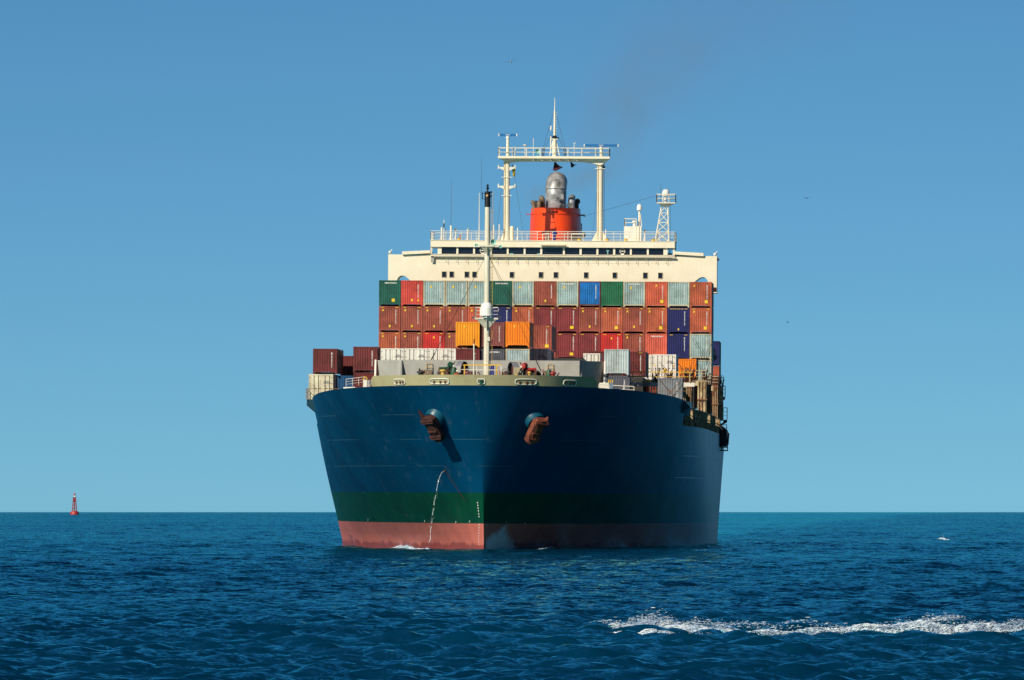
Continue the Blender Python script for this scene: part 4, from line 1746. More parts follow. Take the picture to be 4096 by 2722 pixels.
    # small windows of the deck below
    for u in (249, 308, 427, 487, 780, 1008, 1125, 1362, 1587, 1826, 1944):
        cx, zc = PX(u), Z(1101)
        m = MB()
        w_, h_ = 0.235, 0.31
        for xa, xb, za, zb_ in ((cx - w_ - .05, cx - w_, zc - h_ - .05, zc + h_ + .05), (cx + w_, cx + w_ + .05, zc - h_ - .05, zc + h_ + .05),
                                (cx - w_, cx + w_, zc - h_ - .05, zc - h_), (cx - w_, cx + w_, zc + h_, zc + h_ + .05)):
            m.box(xa, xb, Y - 0.05, Y - 0.003, za, zb_)
        fo = m.build('cabin_window', CREAMR, ho)
        m = MB()
        m.box(cx - w_ + .002, cx + w_ - .002, Y - 0.02, Y - 0.003, zc - h_ + .002, zc + h_ - .002)
        m.build('pane', GLASS, fo)
    # rust weeps under a few of the windows
    wm = paint('window_weep', (0.62, 0.42, 0.16), 0.7, 0.3)
    for u in (1008, 1362, 1587, 1826, 1944, 780):
        m = MB()
        x = PX(u) + 0.1
        m.add([(x - 0.16, Y - 0.004, Z(1110.5)), (x + 0.16, Y - 0.004, Z(1110.5)), (x + 0.1, Y - 0.004, Z(1115)), (x - 0.06, Y - 0.004, Z(1118))], [(0, 1, 2, 3)])
        m.build('rust_weep', wm, ho)
    # port side light in its box at the end of the right wing
    m = MB()
    m.box(xr - 0.42, xr - 0.06, Y - 0.06, Y - 0.003, Z(1164), Z(1147))
    bo = m.build('sidelight_box', BLACK, ho)
    m = MB()
    m.lathe([(0.0, 0.1), (0.09, 0.05), (0.09, -0.05), (0.0, -0.1)], (xr - 0.22, Y - 0.10, Z(1156)), 10)
    m.build('red_lamp', REDL, bo, smooth=True)
    # search lights on the wing tips
    for px, py, s_ in ((1560, 1010, -1), (2860, 1018, 1)):
        c = P(px, py, Y + 1)
        m = MB()
        m.lathe([(0.04, 0.22), (0.15, 0.12), (0.18, -0.05), (0.0, 0.02)], (c.x, c.y, c.z), 14, (s_ * 0.4, -0.8, 0.3))
        m.tube((c.x, c.y, zw), (c.x, c.y, c.z), 0.05, n=6)
        m.tube((c.x, c.y, c.z), (c.x + 0.25, c.y, c.z + 0.35), 0.05, n=6)
        m.build('search_light', WHITE, ho, smooth=True)
    m = MB()
    c = P(2872, 1039, Y)
    m.lathe([(0.0, 0.16), (0.14, 0.08), (0.14, -0.08), (0.0, -0.16)], (xr + 0.12, Y + 0.3, c.z), 10)
    m.build('wing_lamp', RUST, ho, smooth=True)
    # ---- monkey island (roof)
    zt = zr + 0.05
    m = MB()
    rail(m, [(wl, Y - 0.5, zt), (wr, Y - 0.5, zt)], 1.02, 0.028, 1.7)
    rail(m, [(wl, Y - 0.5, zt), (wl, Y + 8, zt)], 1.02, 0.028, 1.7)
    rail(m, [(wr, Y - 0.5, zt), (wr, Y + 8, zt)], 1.02, 0.028, 1.7)
    rail(m, [(wl, Y + 8, zt), (wr, Y + 8, zt)], 1.02, 0.028, 2.2)
    m.build('railing', WHITE, wh)
    m = MB()
    for pa, pb in ((2166, 2190), (2282, 2330)):
        xa, xb = X(pa), X(pb)
        m.path([Vector((xa, Y + 3, zt)), Vector((xa, Y + 3, zt + 0.85)), Vector((xb, Y + 3, zt + 0.85)), Vector((xb, Y + 3, zt))], 0.04, 5)
        m.tube((xa, Y + 3, zt + 0.4), (xb, Y + 3, zt + 0.4), 0.03, n=5)
    m.build('inner_rail', WHITE, wh)

    def pole(px, py_top, r, name='stub_pole', mat=WHITE, y=Y + 2, r2=None):
        c = P(px, py_top, y)
        m = MB()
        m.tube((c.x, y, zt - 0.02), (c.x, y, c.z), r, r2 if r2 else r, n=8)
        m.tube((c.x - 0.25, y, zt), (c.x, y, zt + 0.6), 0.035, n=5)
        m.box(c.x - 0.12, c.x + 0.12, y - 0.12, y + 0.12, zt - 0.01, zt + 0.06)
        return m.build(name, mat, wh), c
    pole(1767, 910, 0.10)
    o, c = pole(1776, 880, 0.045)
    m = MB()
    pts = [Vector((c.x + 0.10 + 0.10 * math.cos(t), Y + 2, P(1778, 919, Y).z + 0.13 * math.sin(t))) for t in [2 * math.pi * k / 10 for k in range(11)]]
    m.path(pts, 0.02, 4)
    m.lathe([(0.06, 0), (0.08, 0.3), (0.06, 0.5)], (c.x, Y + 2, P(1776, 910, Y).z), 8)
    m.build('loop_aerial', DARK, o)
    o, c = pole(1804, 903, 0.11)
    m = MB()
    m.tube((c.x, Y + 2, c.z), (c.x + 0.02, Y + 2, P(1806, 717, Y).z), 0.025, 0.010, n=5)
    m.build('whip_aerial', WIRE, o)
    o, c = pole(1823, 920, 0.06)
    for k, (o_, cc) in enumerate(((o, c),)):
        m = MB()
        m.lathe([(0.05, 0.25), (0.15, 0.14), (0.17, 0.0), (0.15, 0.01), (0.0, 0.06)], (cc.x, Y + 1.85, cc.z), 16, (0, 1, 0))
        m.build('search_lamp', GREYD, o_, smooth=True)
    o, c = pole(1871, 917, 0.10)
    m = MB()
    m.lathe([(0.0, 0.0), (0.11, 0.05), (0.09, 0.14), (0.0, 0.17)], (c.x + 0.1, Y + 2, c.z), 10)
    m.build('lamp', TEAL, o, smooth=True)
    o, c = pole(1917, 880, 0.07, r2=0.05)
    m = MB()
    m.tube((c.x, Y + 2, c.z), (c.x, Y + 2, P(1917, 770, Y).z), 0.05, 0.035, n=6)
    m.build('whip_aerial', WHITE, o)
    for px, py in ((1975, 900), (1997, 898), (2071, 912), (2423, 919), (2629, 916)):
        pole(px, py, 0.065)
    o, c = pole(2580, 926, 0.06)
    m = MB()
    m.lathe([(0.05, 0.25), (0.15, 0.14), (0.18, 0.0), (0.15, 0.01), (0.0, 0.06)], (c.x, Y + 1.85, c.z), 16, (0, 1, 0))
    m.build('search_lamp', GREYD, o, smooth=True)
    for px in (1835, 2316, 2502, 2612, 2428):
        x = X(px)
        m = MB()
        m.lathe([(0.16, 0), (0.22, 0.03), (0.22, 0.2), (0.12, 0.26), (0.0, 0.27)], (x, Y + 0.6, zt), 14)
        m.build('roof_vent', YEL, wh, smooth=True)
    m = MB()
    c = P(1842, 944, Y + 1)
    m.lathe([(0.0, -0.12), (0.13, -0.1), (0.13, 0.1), (0.0, 0.12)], c, 14, (0, 1, 0))
    m.tube((c.x, c.y, zt), (c.x, c.y, c.z), 0.05, n=6)
    m.build('fire_hose_reel', REDM, wh, smooth=True)
    # blue ventilator in front of the funnel
    m = MB()
    x = X(2213)
    m.lathe([(0.16, 0), (0.16, 0.72), (0.19, 0.74), (0.33, 0.86), (0.33, 0.98), (0.20, 1.1), (0.14, 1.2), (0.0, 1.24)], (x, Y + 4, zt), 18)
    m.build('ventilator', paint('vent_blue', (0.012, 0.03, 0.24), 0.45, 0.2), wh, smooth=True)

    # ---- radar gantry
    YG = Y + 3.0
    gx1, gx2 = P(2027, 800, YG).x, P(2400, 800, YG).x
    zb = P(2210, 648, YG).z
    zp = P(2210, 627, YG).z
    m = MB()
    m.lathe([(0.46, zt), (0.36, zt + 0.9), (0.34, zb + 0.2)], (gx1, YG, 0), 18)
    g = m.build('radar_gantry', CREAM, ship, smooth=True)
    m = MB()
    m.lathe([(0.34, zt), (0.34, zb + 0.2)], (gx2, YG, 0), 18)
    m.build('post', CREAM, g, smooth=True)
    m = MB()
    for s_ in (-1, 1):
        m.prism([(gx2 + s_ * 0.3, zt), (gx2 + s_ * 0.95, zt), (gx2 + s_ * 0.3, zt + 1.25)], YG - 0.1, YG + 0.1)
        m.prism([(gx1 + s_ * 0.3, zt), (gx1 + s_ * 0.85, zt), (gx1 + s_ * 0.3, zt + 1.0)], YG - 0.1, YG + 0.1)
    m.lathe([(0.24, 0), (0.24, 1.5), (0.15, 1.7)], (gx1 + 0.62, YG, zt), 12)
    m.build('foot', CREAM, g)
    m = MB()
    a, b = P(1995, 627, YG).x, P(2438, 630, YG).x
    dz = 0.26
    m.prism([(a, zp - dz), (gx1 + 0.2, zb - 0.15), (gx1 + 1.5, zb - 0.15 + 0.12), (gx1 + 2.4, zb), (gx2 - 2.4, zb), (gx2 - 0.9, zb - 0.15), (gx2, zb - 0.4), (gx2 + 0.3, zb - 0.25), (b, zp - dz)], YG - 0.5, YG + 0.5)
    m.build('crossbeam', CREAM, g)
    m = MB()
    m.box(a - 0.05, b + 0.05, YG - 1.1, YG + 0.8, zp - dz, zp)
    pf = m.build('platform', CREAM, g)
    for k in range(6):
        x = P(2135 + 35 * k, 640, YG).x
        m = MB()
        m.box(x - 0.03, x + 0.03, YG - 0.9, YG - 0.5, zb + 0.05, zp - dz)
        m.build('web', CREAM, g)
    m = MB()
    rail(m, [(a, YG - 1.05, zp), (b, YG - 1.05, zp), (b, YG + 0.75, zp), (a, YG + 0.75, zp), (a, YG - 1.05, zp)], 0.95, 0.032, 1.5, 1)
    m.build('railing', WHITE, pf)
    # yards with signal lamps on the left post
    for py in (671, 746):
        z = P(2027, py, YG).z
        m = MB()
        for s_ in (-1, 1):
            m.prism([(gx1 + s_ * 0.3, z + 0.05), (gx1 + s_ * 0.95, z + 0.05), (gx1 + s_ * 0.95, z - 0.06), (gx1 + s_ * 0.3, z - 0.34)], YG - 0.25, YG - 0.05)
            m.lathe([(0.06, -0.22), (0.08, -0.1), (0.08, 0.14), (0.05, 0.24), (0.0, 0.3)], (gx1 + s_ * 0.96, YG - 0.15, z + 0.02), 10)
        m.build('lamp_yard', WHITE, g)
    for py in (710, 783):
        z = P(2027, py, YG).z
        m = MB()
        m.box(gx1 - 0.62, gx1 + 0.62, YG - 0.42, YG - 0.36, z - 0.03, z + 0.03)
        m.build('cross_bar', WHITE, g)
    z = P(2400, 676, YG).z
    m = MB()
    m.box(gx2 - 0.6, gx2 + 0.6, YG - 0.42, YG - 0.36, z - 0.03, z + 0.03)
    m.build('cross_bar', WHITE, g)
    for gx in (gx1 - 0.32, gx2 - 0.33):
        m = MB()
        for s_ in (0, 0.16):
            m.tube((gx + s_, YG - 0.38, zt), (gx + s_, YG - 0.38, zb), 0.022, n=5)
        zz = zt
        while zz < zb:
            m.tube((gx, YG - 0.38, zz), (gx + 0.16, YG - 0.38, zz), 0.016, n=4)
            zz += 0.33
        m.build('ladder', YELD, g)
    m = MB()
    m.tube((gx2 + 0.5, YG, zt), (gx2 + 0.45, YG, zb), 0.03, n=5)
    for px, py, q, r_ in ((2056, 690, 2096, 955), (2012, 690, 1985, 955), (2395, 690, 2370, 950)):
        m.tube(P(px, py, YG), P(q, r_, YG), 0.012, n=4)
    m.build('halyard', WIRE, g)

    # radar scanners
    def scanner(px, py, half, zfoot, name, lab_px):
        c = P(px, py, YG)
        m = MB()
        m.tube((c.x, YG - 0.2, zfoot), (c.x, YG - 0.2, c.z - 0.45), 0.20, 0.16, n=12)
        po = m.build('radar_post', CREAM, g, smooth=True)
        m = MB()
        m.lathe([(0.16, 0.0), (0.22, 0.06), (0.22, 0.30), (0.14, 0.36)], (c.x, YG - 0.2, c.z - 0.48), 14)
        m.build('gear_box', DOMEW, po, smooth=True)
        m = MB()
        m.prism([(c.x - half + 0.06, c.z - 0.13), (c.x + half - 0.06, c.z - 0.13), (c.x + half - 0.06, c.z + 0.13), (c.x - half + 0.06, c.z + 0.13)], YG - 0.36, YG - 0.08)
        sc = m.build('radar_scanner', RADB, po)
        m = MB()
        for s_ in (-1, 1):
            m.box(c.x + s_ * half - 0.06, c.x + s_ * half + 0.06, YG - 0.37, YG - 0.07, c.z - 0.15, c.z + 0.14)
        m.build('end_cap', WHITE, sc)
        txt('FURUNO', 0.13, LETTER, sc, (c.x, YG - 0.366, c.z - 0.05 if half > 1.5 else c.z - 0.07))
    scanner(2031.5, 541, 1.02, zp, 'radar_scanner', 0)
    scanner(2405, 583, 1.93, zp, 'radar_scanner', 0)
    # signal mast on the crossbeam
    mx = P(2218, 600, YG).x
    zt1, zt2 = P(2218, 445, YG).z, P(2218, 392, YG).z
    zm = P(2218, 555, YG).z
    m = MB()
    m.tube((mx, YG, zp), (mx, YG, zm), 0.27, 0.22, n=12)
    m.tube((mx, YG, zm), (mx, YG, zt1), 0.15, 0.10, n=10)
    m.tube((mx, YG, zt1), (mx, YG, zt2), 0.06, 0.03, n=8)
    sm = m.build('signal_mast', CREAM, g, smooth=True)
    m = MB()
    for s_ in (-1, 1):
        m.beam((mx + s_ * 0.6, YG, zp), (mx + s_ * 0.16, YG, zm - 0.2), 0.09, 0.09)
    m.box(mx - 0.50, mx - 0.38, YG - 0.1, YG + 0.1, zp + 0.4, zm + 0.25)
    m.box(mx - 0.40, mx + 0.36, YG - 0.2, YG + 0.2, zm - 0.12, zm - 0.02)
    m.build('strut', CREAM, sm)
    m = MB()
    m.lathe([(0.12, 0), (0.30, 0.03), (0.30, 0.18), (0.14, 0.34), (0.05, 0.5)], (mx, YG, zm), 12)
    m.box(mx + 0.25, mx + 0.48, YG - 0.1, YG + 0.1, zm - 0.02, zm + 0.14)
    m.build('signal_lamp', BLACK, sm)
    m = MB()
    for s_, ww in ((-1, 1.30), (-1, 1.15), (1, 1.05), (1, 1.22)):
        m.tube((mx + s_ * ww, YG, zp + 0.95), (mx + s_ * 0.08, YG, zt1 - (0 if ww > 1.18 else 2.2)), 0.016, n=4)
        m.tube((mx + s_ * (ww + 0.1), YG, zp), (mx + s_ * ww, YG, zp + 0.95), 0.05, n=5)
    m.build('shroud', WIRE, sm)
    m = MB()
    z = P(2203, 513, YG).z
    m.lathe([(0.05, -0.3), (0.09, -0.2), (0.09, 0.2), (0.0, 0.28)], (mx - 0.42, YG, z), 10)
    for k in range(9):
        z_ = zm + 0.5 + 0.3 * k
        m.box(mx + 0.10, mx + 0.24, YG - 0.03, YG + 0.03, z_, z_ + 0.05)
    m.build('step', DOMEW, sm)
    # horn and small aerials on the gantry
    hc = P(2151, 607, YG - 0.9)
    m = MB()
    m.lathe([(0.06, 0.5), (0.10, 0.32), (0.20, 0.10), (0.28, 0.0), (0.25, 0.02), (0.10, 0.2)], hc, 20, (0, 1, 0))
    m.tube((hc.x, hc.y + 0.3, hc.z), (hc.x, hc.y + 0.3, zp), 0.07, n=6)
    m.build('horn', TEAL, pf, smooth=True)
    for px, py, kind in ((2100, 583, 0), (2134, 553, 1), (2297, 578, 2), (2061, 593, 3), (1997, 593, 3)):
        c = P(px, py, YG - 0.5)
        m = MB()
        m.tube((c.x, c.y, zp), (c.x, c.y, c.z), 0.04 if kind != 3 else 0.07, n=6)
        if kind == 0:
            m.lathe([(0.05, -0.1), (0.22, 0.0), (0.22, 0.06), (0.1, 0.12), (0.0, 0.13)], c, 14)
        if kind == 2:
            m.tube(c, c + Vector((-0.14, 0, 0.22)), 0.02, n=4)
            m.tube(c, c + Vector((0.16, 0, 0.26)), 0.02, n=4)
            m.tube(c + Vector((-0.12, 0, 0.08)), c + Vector((0.14, 0, 0.08)), 0.03, n=4)
        if kind == 3:
            m.lathe([(0.05, 0), (0.06, 0.12), (0, 0.14)], c, 8)
        m.build('aerial', WHITE, pf)

    # ---- white deckhouse and satellite dome
    YH = Y + 2.5
    a, b = P(2496, 906, YH), P(2566, 906, YH)
    m = MB()
    m.box(a.x, b.x - 0.35, YH, YH + 2.5, zt, a.z)
    m.box(b.x - 0.348, b.x, YH - 0.3, YH + 2.0, zt, a.z + 0.02)
    dh = m.build('roof_house', WHITE, wh)
    m = MB()
    rail(m, [(a.x + 0.05, YH + 0.1, a.z), (b.x - 0.6, YH + 0.1, a.z)], 0.85, 0.045, 2.0, 0)
    rail(m, [(a.x + 0.05, YH + 0.1, a.z), (a.x + 0.05, YH + 2.3, a.z)], 0.85, 0.045, 2.0, 0)
    m.tube((a.x + 0.1, YH + 0.1, a.z + 0.4), (b.x - 0.9, YH + 0.1, a.z + 0.42), 0.05, n=5)
    m.build('railing', WHITE, dh)
    m = MB()
    for s_ in (0.0, 0.28):
        m.tube((b.x - 0.55 + s_, YH - 0.35, zt), (b.x - 0.55 + s_, YH - 0.35, a.z), 0.025, n=5)
    m.build('ladder', YELD, dh)
    c = P(2557, 833, YH)
    m = MB()
    m.tube((c.x, YH + 0.6, a.z), (c.x, YH + 0.6, c.z - 0.25), 0.13, 0.10, n=8)
    m.tube((c.x + 0.3, YH + 0.6, a.z), (c.x + 0.1, YH + 0.6, c.z - 0.6), 0.05, n=6)
    m.build('dome_post', CREAM, dh)
    m = MB()
    m.lathe([(0.26, -0.25), (0.30, -0.2), (0.30, 0.12), (0.24, 0.34), (0.12, 0.45), (0, 0.48)], (c.x, YH + 0.6, c.z), 18)
    m.build('satellite_dome', DOMEW, dh, smooth=True)
    c = P(2537, 895, YH)
    m = MB()
    m.lathe([(0.18, -0.4), (0.18, 0.1), (0.25, 0.14), (0.25, 0.3), (0.12, 0.36)], (c.x, YH + 0.3, c.z), 14)
    m.build('small_dome', DOMEW, dh, smooth=True)

    # ---- lattice tower with the larger dome
    c = P(2656, 900, YH)
    zpf = P(2664, 815, YH).z
    m = MB()
    top_w, bot_w = 0.34, 0.78
    cx0, cx1 = P(2648, 965, YH).x, P(2660, 830, YH).x
    legs = []
    for sx, sy in ((-1, -1), (1, -1), (1, 1), (-1, 1)):
        p = Vector((cx0 + sx * bot_w, YH + sy * bot_w, zt))
        q = Vector((cx1 + sx * top_w, YH + sy * top_w, zpf))
        legs.append((p, q))
        m.tube(p, q, 0.07, n=6)
    K = 4
    for i in range(4):
        (p, q), (p2, q2) = legs[i], legs[(i + 1) % 4]
        for k in range(K):
            t0, t1 = k / K, (k + 1) / K
            m.tube(p.lerp(q, t0), p2.lerp(q2, t1), 0.04, n=5)
            m.tube(p2.lerp(q2, t0), p.lerp(q, t1), 0.04, n=5)
            m.tube(p.lerp(q, t1), p2.lerp(q2, t1), 0.04, n=5)
    lt = m.build('lattice_tower', CREAM, wh)
    px0, px1 = P(2627, 815, YH).x, P(2702, 815, YH).x
    m = MB()
    m.box(px0, px1, YH - 1.0, YH + 1.0, zpf, zpf + 0.10)
    m.prism([(px0 + 0.2, zpf), (px1 - 0.2, zpf), (cx1 + 0.4, zpf - 0.32), (cx1 - 0.4, zpf - 0.32)], YH - 0.6, YH + 0.6)
    po = m.build('platform', CREAM, lt)
    m = MB()
    rail(m, [(px0, YH - 1, zpf + 0.1), (px1, YH - 1, zpf + 0.1), (px1, YH + 1, zpf + 0.1), (px0, YH + 1, zpf + 0.1), (px0, YH - 1, zpf + 0.1)], 0.92, 0.045, 0.75, 1)
    m.build('railing', WHITE, po)
    m = MB()
    m.tube((cx1 + 0.05, YH, zpf), (cx1 + 0.05, YH, zpf + 0.9), 0.14, n=10)
    m.lathe([(0.40, 0), (0.42, 0.06), (0.42, 0.42), (0.34, 0.62), (0.18, 0.76), (0, 0.80)], (cx1 + 0.08, YH, zpf + 0.86), 20)
    m.build('satellite_dome', DOMEW, lt, smooth=True)
    m = MB()
    x = P(2644, 780, YH).x
    m.tube((x, YH - 0.9, zpf), (x, YH - 0.9, P(2644, 737, YH).z), 0.03, 0.02, n=5)
    m.tube((px0, YH, zpf + 0.9), P(2330, 867, Y + 14), 0.014, n=4)
    m.tube((px1 - 0.6, YH, zpf), P(2682, 960, YH), 0.014, n=4)
    m.tube((cx1 - 0.6, YH, zpf - 2), P(2618, 960, YH), 0.014, n=4)
    m.build('wire_aerial', WIRE, lt)

    # ---- funnel
    YF = Y + 13.2
    fa, fb = P(2118, 960, YF), P(2326, 960, YF)
    fx = (fa.x + fb.x) / 2
    R = (fb.x - fa.x) / 2
    ztf = P(2222, 832, YF - 4).z
    zf0 = zr - 8
    m = MB()
    m.lathe([(R * 1.02, zf0), (R * 1.01, zt), (R * 0.965, ztf - 0.72), (R * 0.985, ztf - 0.70), (R * 0.985, ztf - 0.62), (R * 0.955, ztf - 0.6), (R * 0.95, ztf), (R * 0.90, ztf)], (fx, YF, 0), 64, sy=1.5)
    fu = m.build('funnel', ORGF, ship, smooth=True)
    m = MB()
    m.lathe([(0.0, ztf - 0.3), (R * 0.9, ztf - 0.3)], (fx, YF, 0), 40, sy=1.5)
    m.build('funnel_top', BLACK, fu)
    m = MB()
    m.box(fx - R * 1.3, fx + R * 1.3, YF - 4.4, YF + 9, 12.4, zf0 + 0.01)
    m.build('funnel_casing', CREAM, fu)

    def pipe(px, py, r, bend, y, mat, base_mat=None, name='exhaust_pipe', tilt=0.0):
        """upright pipe whose top curls away; bend is the direction of the mouth"""
        c = P(px, py, y)
        zend = c.z - r
        m = MB()
        bd = Vector(bend).normalized()
        pts = [Vector((c.x, y, ztf - 0.4)), Vector((c.x + tilt, y, zend - r * 0.6))]
        K = 7
        bendR = r * 1.35
        for k in range(1, K + 1):
            a = math.radians(80) * k / K
            pts.append(Vector((c.x + tilt, y, zend - r * 0.6)) + bd * (bendR * (1 - math.cos(a))) + Vector((0, 0, bendR * math.sin(a) * 0.85)))
        # skin of rings
        n = 22
        vs, fs = [], []
        for i, p in enumerate(pts):
            d = (pts[min(i + 1, len(pts) - 1)] - pts[max(i - 1, 0)]).normalized()
            a_ = d.cross(bd.cross(Vector((0, 0, 1)))).normalized()
            b_ = d.cross(a_).normalized()
            for j in range(n):
                t = 2 * math.pi * j / n
                vs.append(p + a_ * (r * math.cos(t)) + b_ * (r * math.sin(t)))
        for i in range(len(pts) - 1):
            for j in range(n):
                k = (j + 1) % n
                fs.append((i * n + j, i * n + k, (i + 1) * n + k, (i + 1) * n + j))
        m.add(vs, fs)
        o = m.build(name, mat, fu, smooth=True)
        e = MB()
        e.add(vs[-n:], [tuple(range(n))])
        e.build('mouth', BLACK, o)
        return o
    big = pipe(2224, 708, 1.22, (0.05, 1, 0), YF, SILV)
    c = P(2224, 745, YF)
    m = MB()
    m.lathe([(1.225, -0.05), (1.26, 0.0), (1.26, 0.05), (1.225, 0.1)], (c.x, YF, c.z - 0.3), 30)
    m.build('band', SILV, big, smooth=True)
    # square skirt of the main uptake
    m = MB()
    zs = P(2224, 800, YF).z
    m.box(c.x - 0.86, c.x + 0.95, YF - 1.3, YF - 0.2, ztf - 0.3, zs + 0.6)
    m.build('skirt', SILV, big)
    pipe(2174, 787, 0.27, (-0.6, 0.6, 0), YF - 1.5, BROWNP, tilt=-0.1)
    pipe(2157, 803, 0.24, (0.3, 1, 0), YF - 2.2, BROWNP)
    pipe(2140, 805, 0.22, (-0.8, 0.4, 0), YF - 2.0, BROWNP, tilt=-0.18)
    pipe(2147, 806, 0.2, (-0.7, 0.7, 0), YF + 1.0, DARK)
    pipe(2286, 785, 0.40, (0.1, 1, 0), YF - 1.5, SILV)
    pipe(2304, 800, 0.33, (0.6, 0.8, 0), YF - 0.5, DARK)
    for px, py in ((2241, 822), (2251, 822), (2260, 820)):
        c = P(px, py, YF - 3)
        m = MB()
        m.lathe([(0.06, ztf - 0.4), (0.07, c.z), (0.0, c.z + 0.06)], (c.x, YF - 3, 0), 10)
        m.build('vent_pipe', WHITE, fu, smooth=True)
    m = MB()
    c = P(2278, 822, YF - 3.4)
    m.lathe([(0.25, -0.2), (0.30, -0.2), (0.30, -0.05), (0.25, -0.05)], c, 16, (0.3, -1, 0))
    m.build('hose_coil', WHITE, fu)
    for px, py, s_ in ((2112, 858, -1), (2330, 863, 1)):
        c = P(px, py, YF - 1)
        m = MB()
        m.beam((c.x - s_ * 0.5, YF - 1, c.z), (c.x + s_ * 0.25, YF - 1, c.z), 0.08, 0.10)
        if s_ > 0:
            m.box(c.x - 0.1, c.x + 0.3, YF - 1.1, YF - 0.9, c.z, c.z + 0.12)
            m.box(c.x + 0.22, c.x + 0.3, YF - 1.1, YF - 0.9, c.z - 0.2, c.z)
        m.build('lifting_arm', REDM if s_ < 0 else DARK, fu)
    c = P(2333, 940, YF - 2)
    m = MB()
    m.lathe([(0.05, -0.3), (0.32, -0.2), (0.34, 0.1), (0.1, 0.3)], c, 12, (1, -0.3, 0.2))
    m.tube((c.x - 0.2, c.y, c.z), (c.x - 0.2, c.y, c.z + 1.3), 0.06, n=6)
    m.build('mushroom_vent', DARK, fu, smooth=True)

    # ---- flags
    def flag(pts, mat, label, y, amp=0.10):
        """cloth between a hoist edge and its fly; pts = outline (top hoist, bottom hoist, fly bottom, fly top) pixels"""
        A, B, Cc, Dd = [P(px, py, y) for px, py in pts]
        m = MB()
        nu, nv = 9, 7
        vs = []
        for j in range(nv):
            for i in range(nu):
                u, v = i / (nu - 1), j / (nv - 1)
                p = A.lerp(Dd, u).lerp(B.lerp(Cc, u), v)
                p = p + Vector((0, amp * math.sin(5.5 * u + 2.0 * v) * (0.3 + u), 0.06 * math.sin(6 * u + 1.5)))
                vs.append(p)
        bk = [p + Vector((0.006, 0.02, 0)) for p in vs]
        fs = []
        for j in range(nv - 1):
            for i in range(nu - 1):
                q = (j * nu + i, j * nu + i + 1, (j + 1) * nu + i + 1, (j + 1) * nu + i)
                fs += [q, tuple(nu * nv + k for k in q[::-1])]
        m.add(vs + bk, fs)
        o = m.build('flag', mat, smooth=True)
        tag(o, label, 'flag', 'flags under the radar gantry')
        return o
    flag([(2218, 648), (2211, 684), (2232, 682), (2252, 672)], MAROONF, 'dark maroon pennant hanging under the middle of the gantry', YG + 0.2, 0.15)
    flag([(2281, 648), (2284, 673), (2298, 664), (2307, 662)], NAVYF, 'dark navy pennant under the gantry right of the maroon one', YG + 0.2)
    flag([(2047, 655), (2051, 706), (2060, 708), (2062, 680)], YELF, 'crumpled yellow and black flag by the left gantry post', YG + 0.1, 0.06)
    flag([(2411, 655), (2411, 678), (2419, 676), (2422, 670)], MAROONF, 'small dark red flag behind the right gantry post', YG + 0.45, 0.05)
    return Y


def txt_mesh(s, size, key):
    k = ('txt', s, size, key.name)
    if k in MATS:
        return MATS[k]
    cu = bpy.data.curves.new('lettering', 'FONT')
    cu.body = s
    cu.size = size
    cu.resolution_u = 1
    cu.offset = size * 0.05
    cu.align_x = 'CENTER'
    cu.align_y = 'BOTTOM'
    cu.space_line = 0.82
    ob = bpy.data.objects.new('lettering', cu)
    me = bpy.data.meshes.new_from_object(ob)
    bpy.data.objects.remove(ob)
    me.materials.clear()
    me.materials.append(key)
    MATS[k] = me
    return me


def txt(s, size, mat, parent, loc):
    o = link('lettering', txt_mesh(s, size, mat), parent, loc)
    o.rotation_euler = (math.radians(90), 0, 0)
    return o


bridge()
# ------------------------------------------------------------------ containers
def cpaint(name, rgb, rust=0.13, dirt=0.4):
    return paint('container_' + name, rgb, 0.5, dirt, rust, scale=0.7, bump=0)


CC = {
    'teal green': cpaint('teal_green', (0.012, 0.115, 0.085)), 'bottle green': cpaint('bottle_green', (0.015, 0.16, 0.075)),
    'bright red': cpaint('bright_red', (0.62, 0.030, 0.025)), 'light red': cpaint('light_red', (0.66, 0.075, 0.055)),
    'grey blue': cpaint('grey_blue', (0.34, 0.47, 0.48), 0.16), 'brown red': cpaint('brown_red', (0.36, 0.085, 0.055)),
    'maroon': cpaint('maroon', (0.24, 0.036, 0.040)), 'dark maroon': cpaint('dark_maroon', (0.165, 0.028, 0.028)),
    'navy': cpaint('navy', (0.014, 0.018, 0.13)), 'azure': cpaint('azure', (0.004, 0.17, 0.55), 0.05),
    'orange brown': cpaint('orange_brown', (0.50, 0.115, 0.055)), 'salmon': cpaint('salmon', (0.72, 0.135, 0.085), 0.14),
    'orange red': cpaint('orange_red', (0.62, 0.12, 0.06)), 'yellow': cpaint('yellow', (0.86, 0.33, 0.012), 0.05, 0.15),
    'orange': cpaint('orange', (0.86, 0.23, 0.008), 0.05, 0.15), 'mauve brown': cpaint('mauve_brown', (0.25, 0.075, 0.068)),
    'slate': cpaint('slate', (0.10, 0.11, 0.145), 0.15), 'pale blue': cpaint('pale_blue', (0.42, 0.56, 0.60), 0.12),
    'rusty pale blue': cpaint('rusty_pale_blue', (0.50, 0.60, 0.62), 0.42), 'grey': cpaint('grey', (0.22, 0.25, 0.28), 0.2),
    'white': cpaint('white', (0.80, 0.79, 0.74), 0.05, 0.15), 'cream': cpaint('cream', (0.74, 0.67, 0.49), 0.08), 'blue': cpaint('blue', (0.008, 0.085, 0.24)),
    'dark green': cpaint('dark_green', (0.01, 0.045, 0.04)),
}
FRAME_ALT = cpaint('cream_frame', (0.60, 0.52, 0.36), 0.25)
MESHC = {}
W_ = 2.438


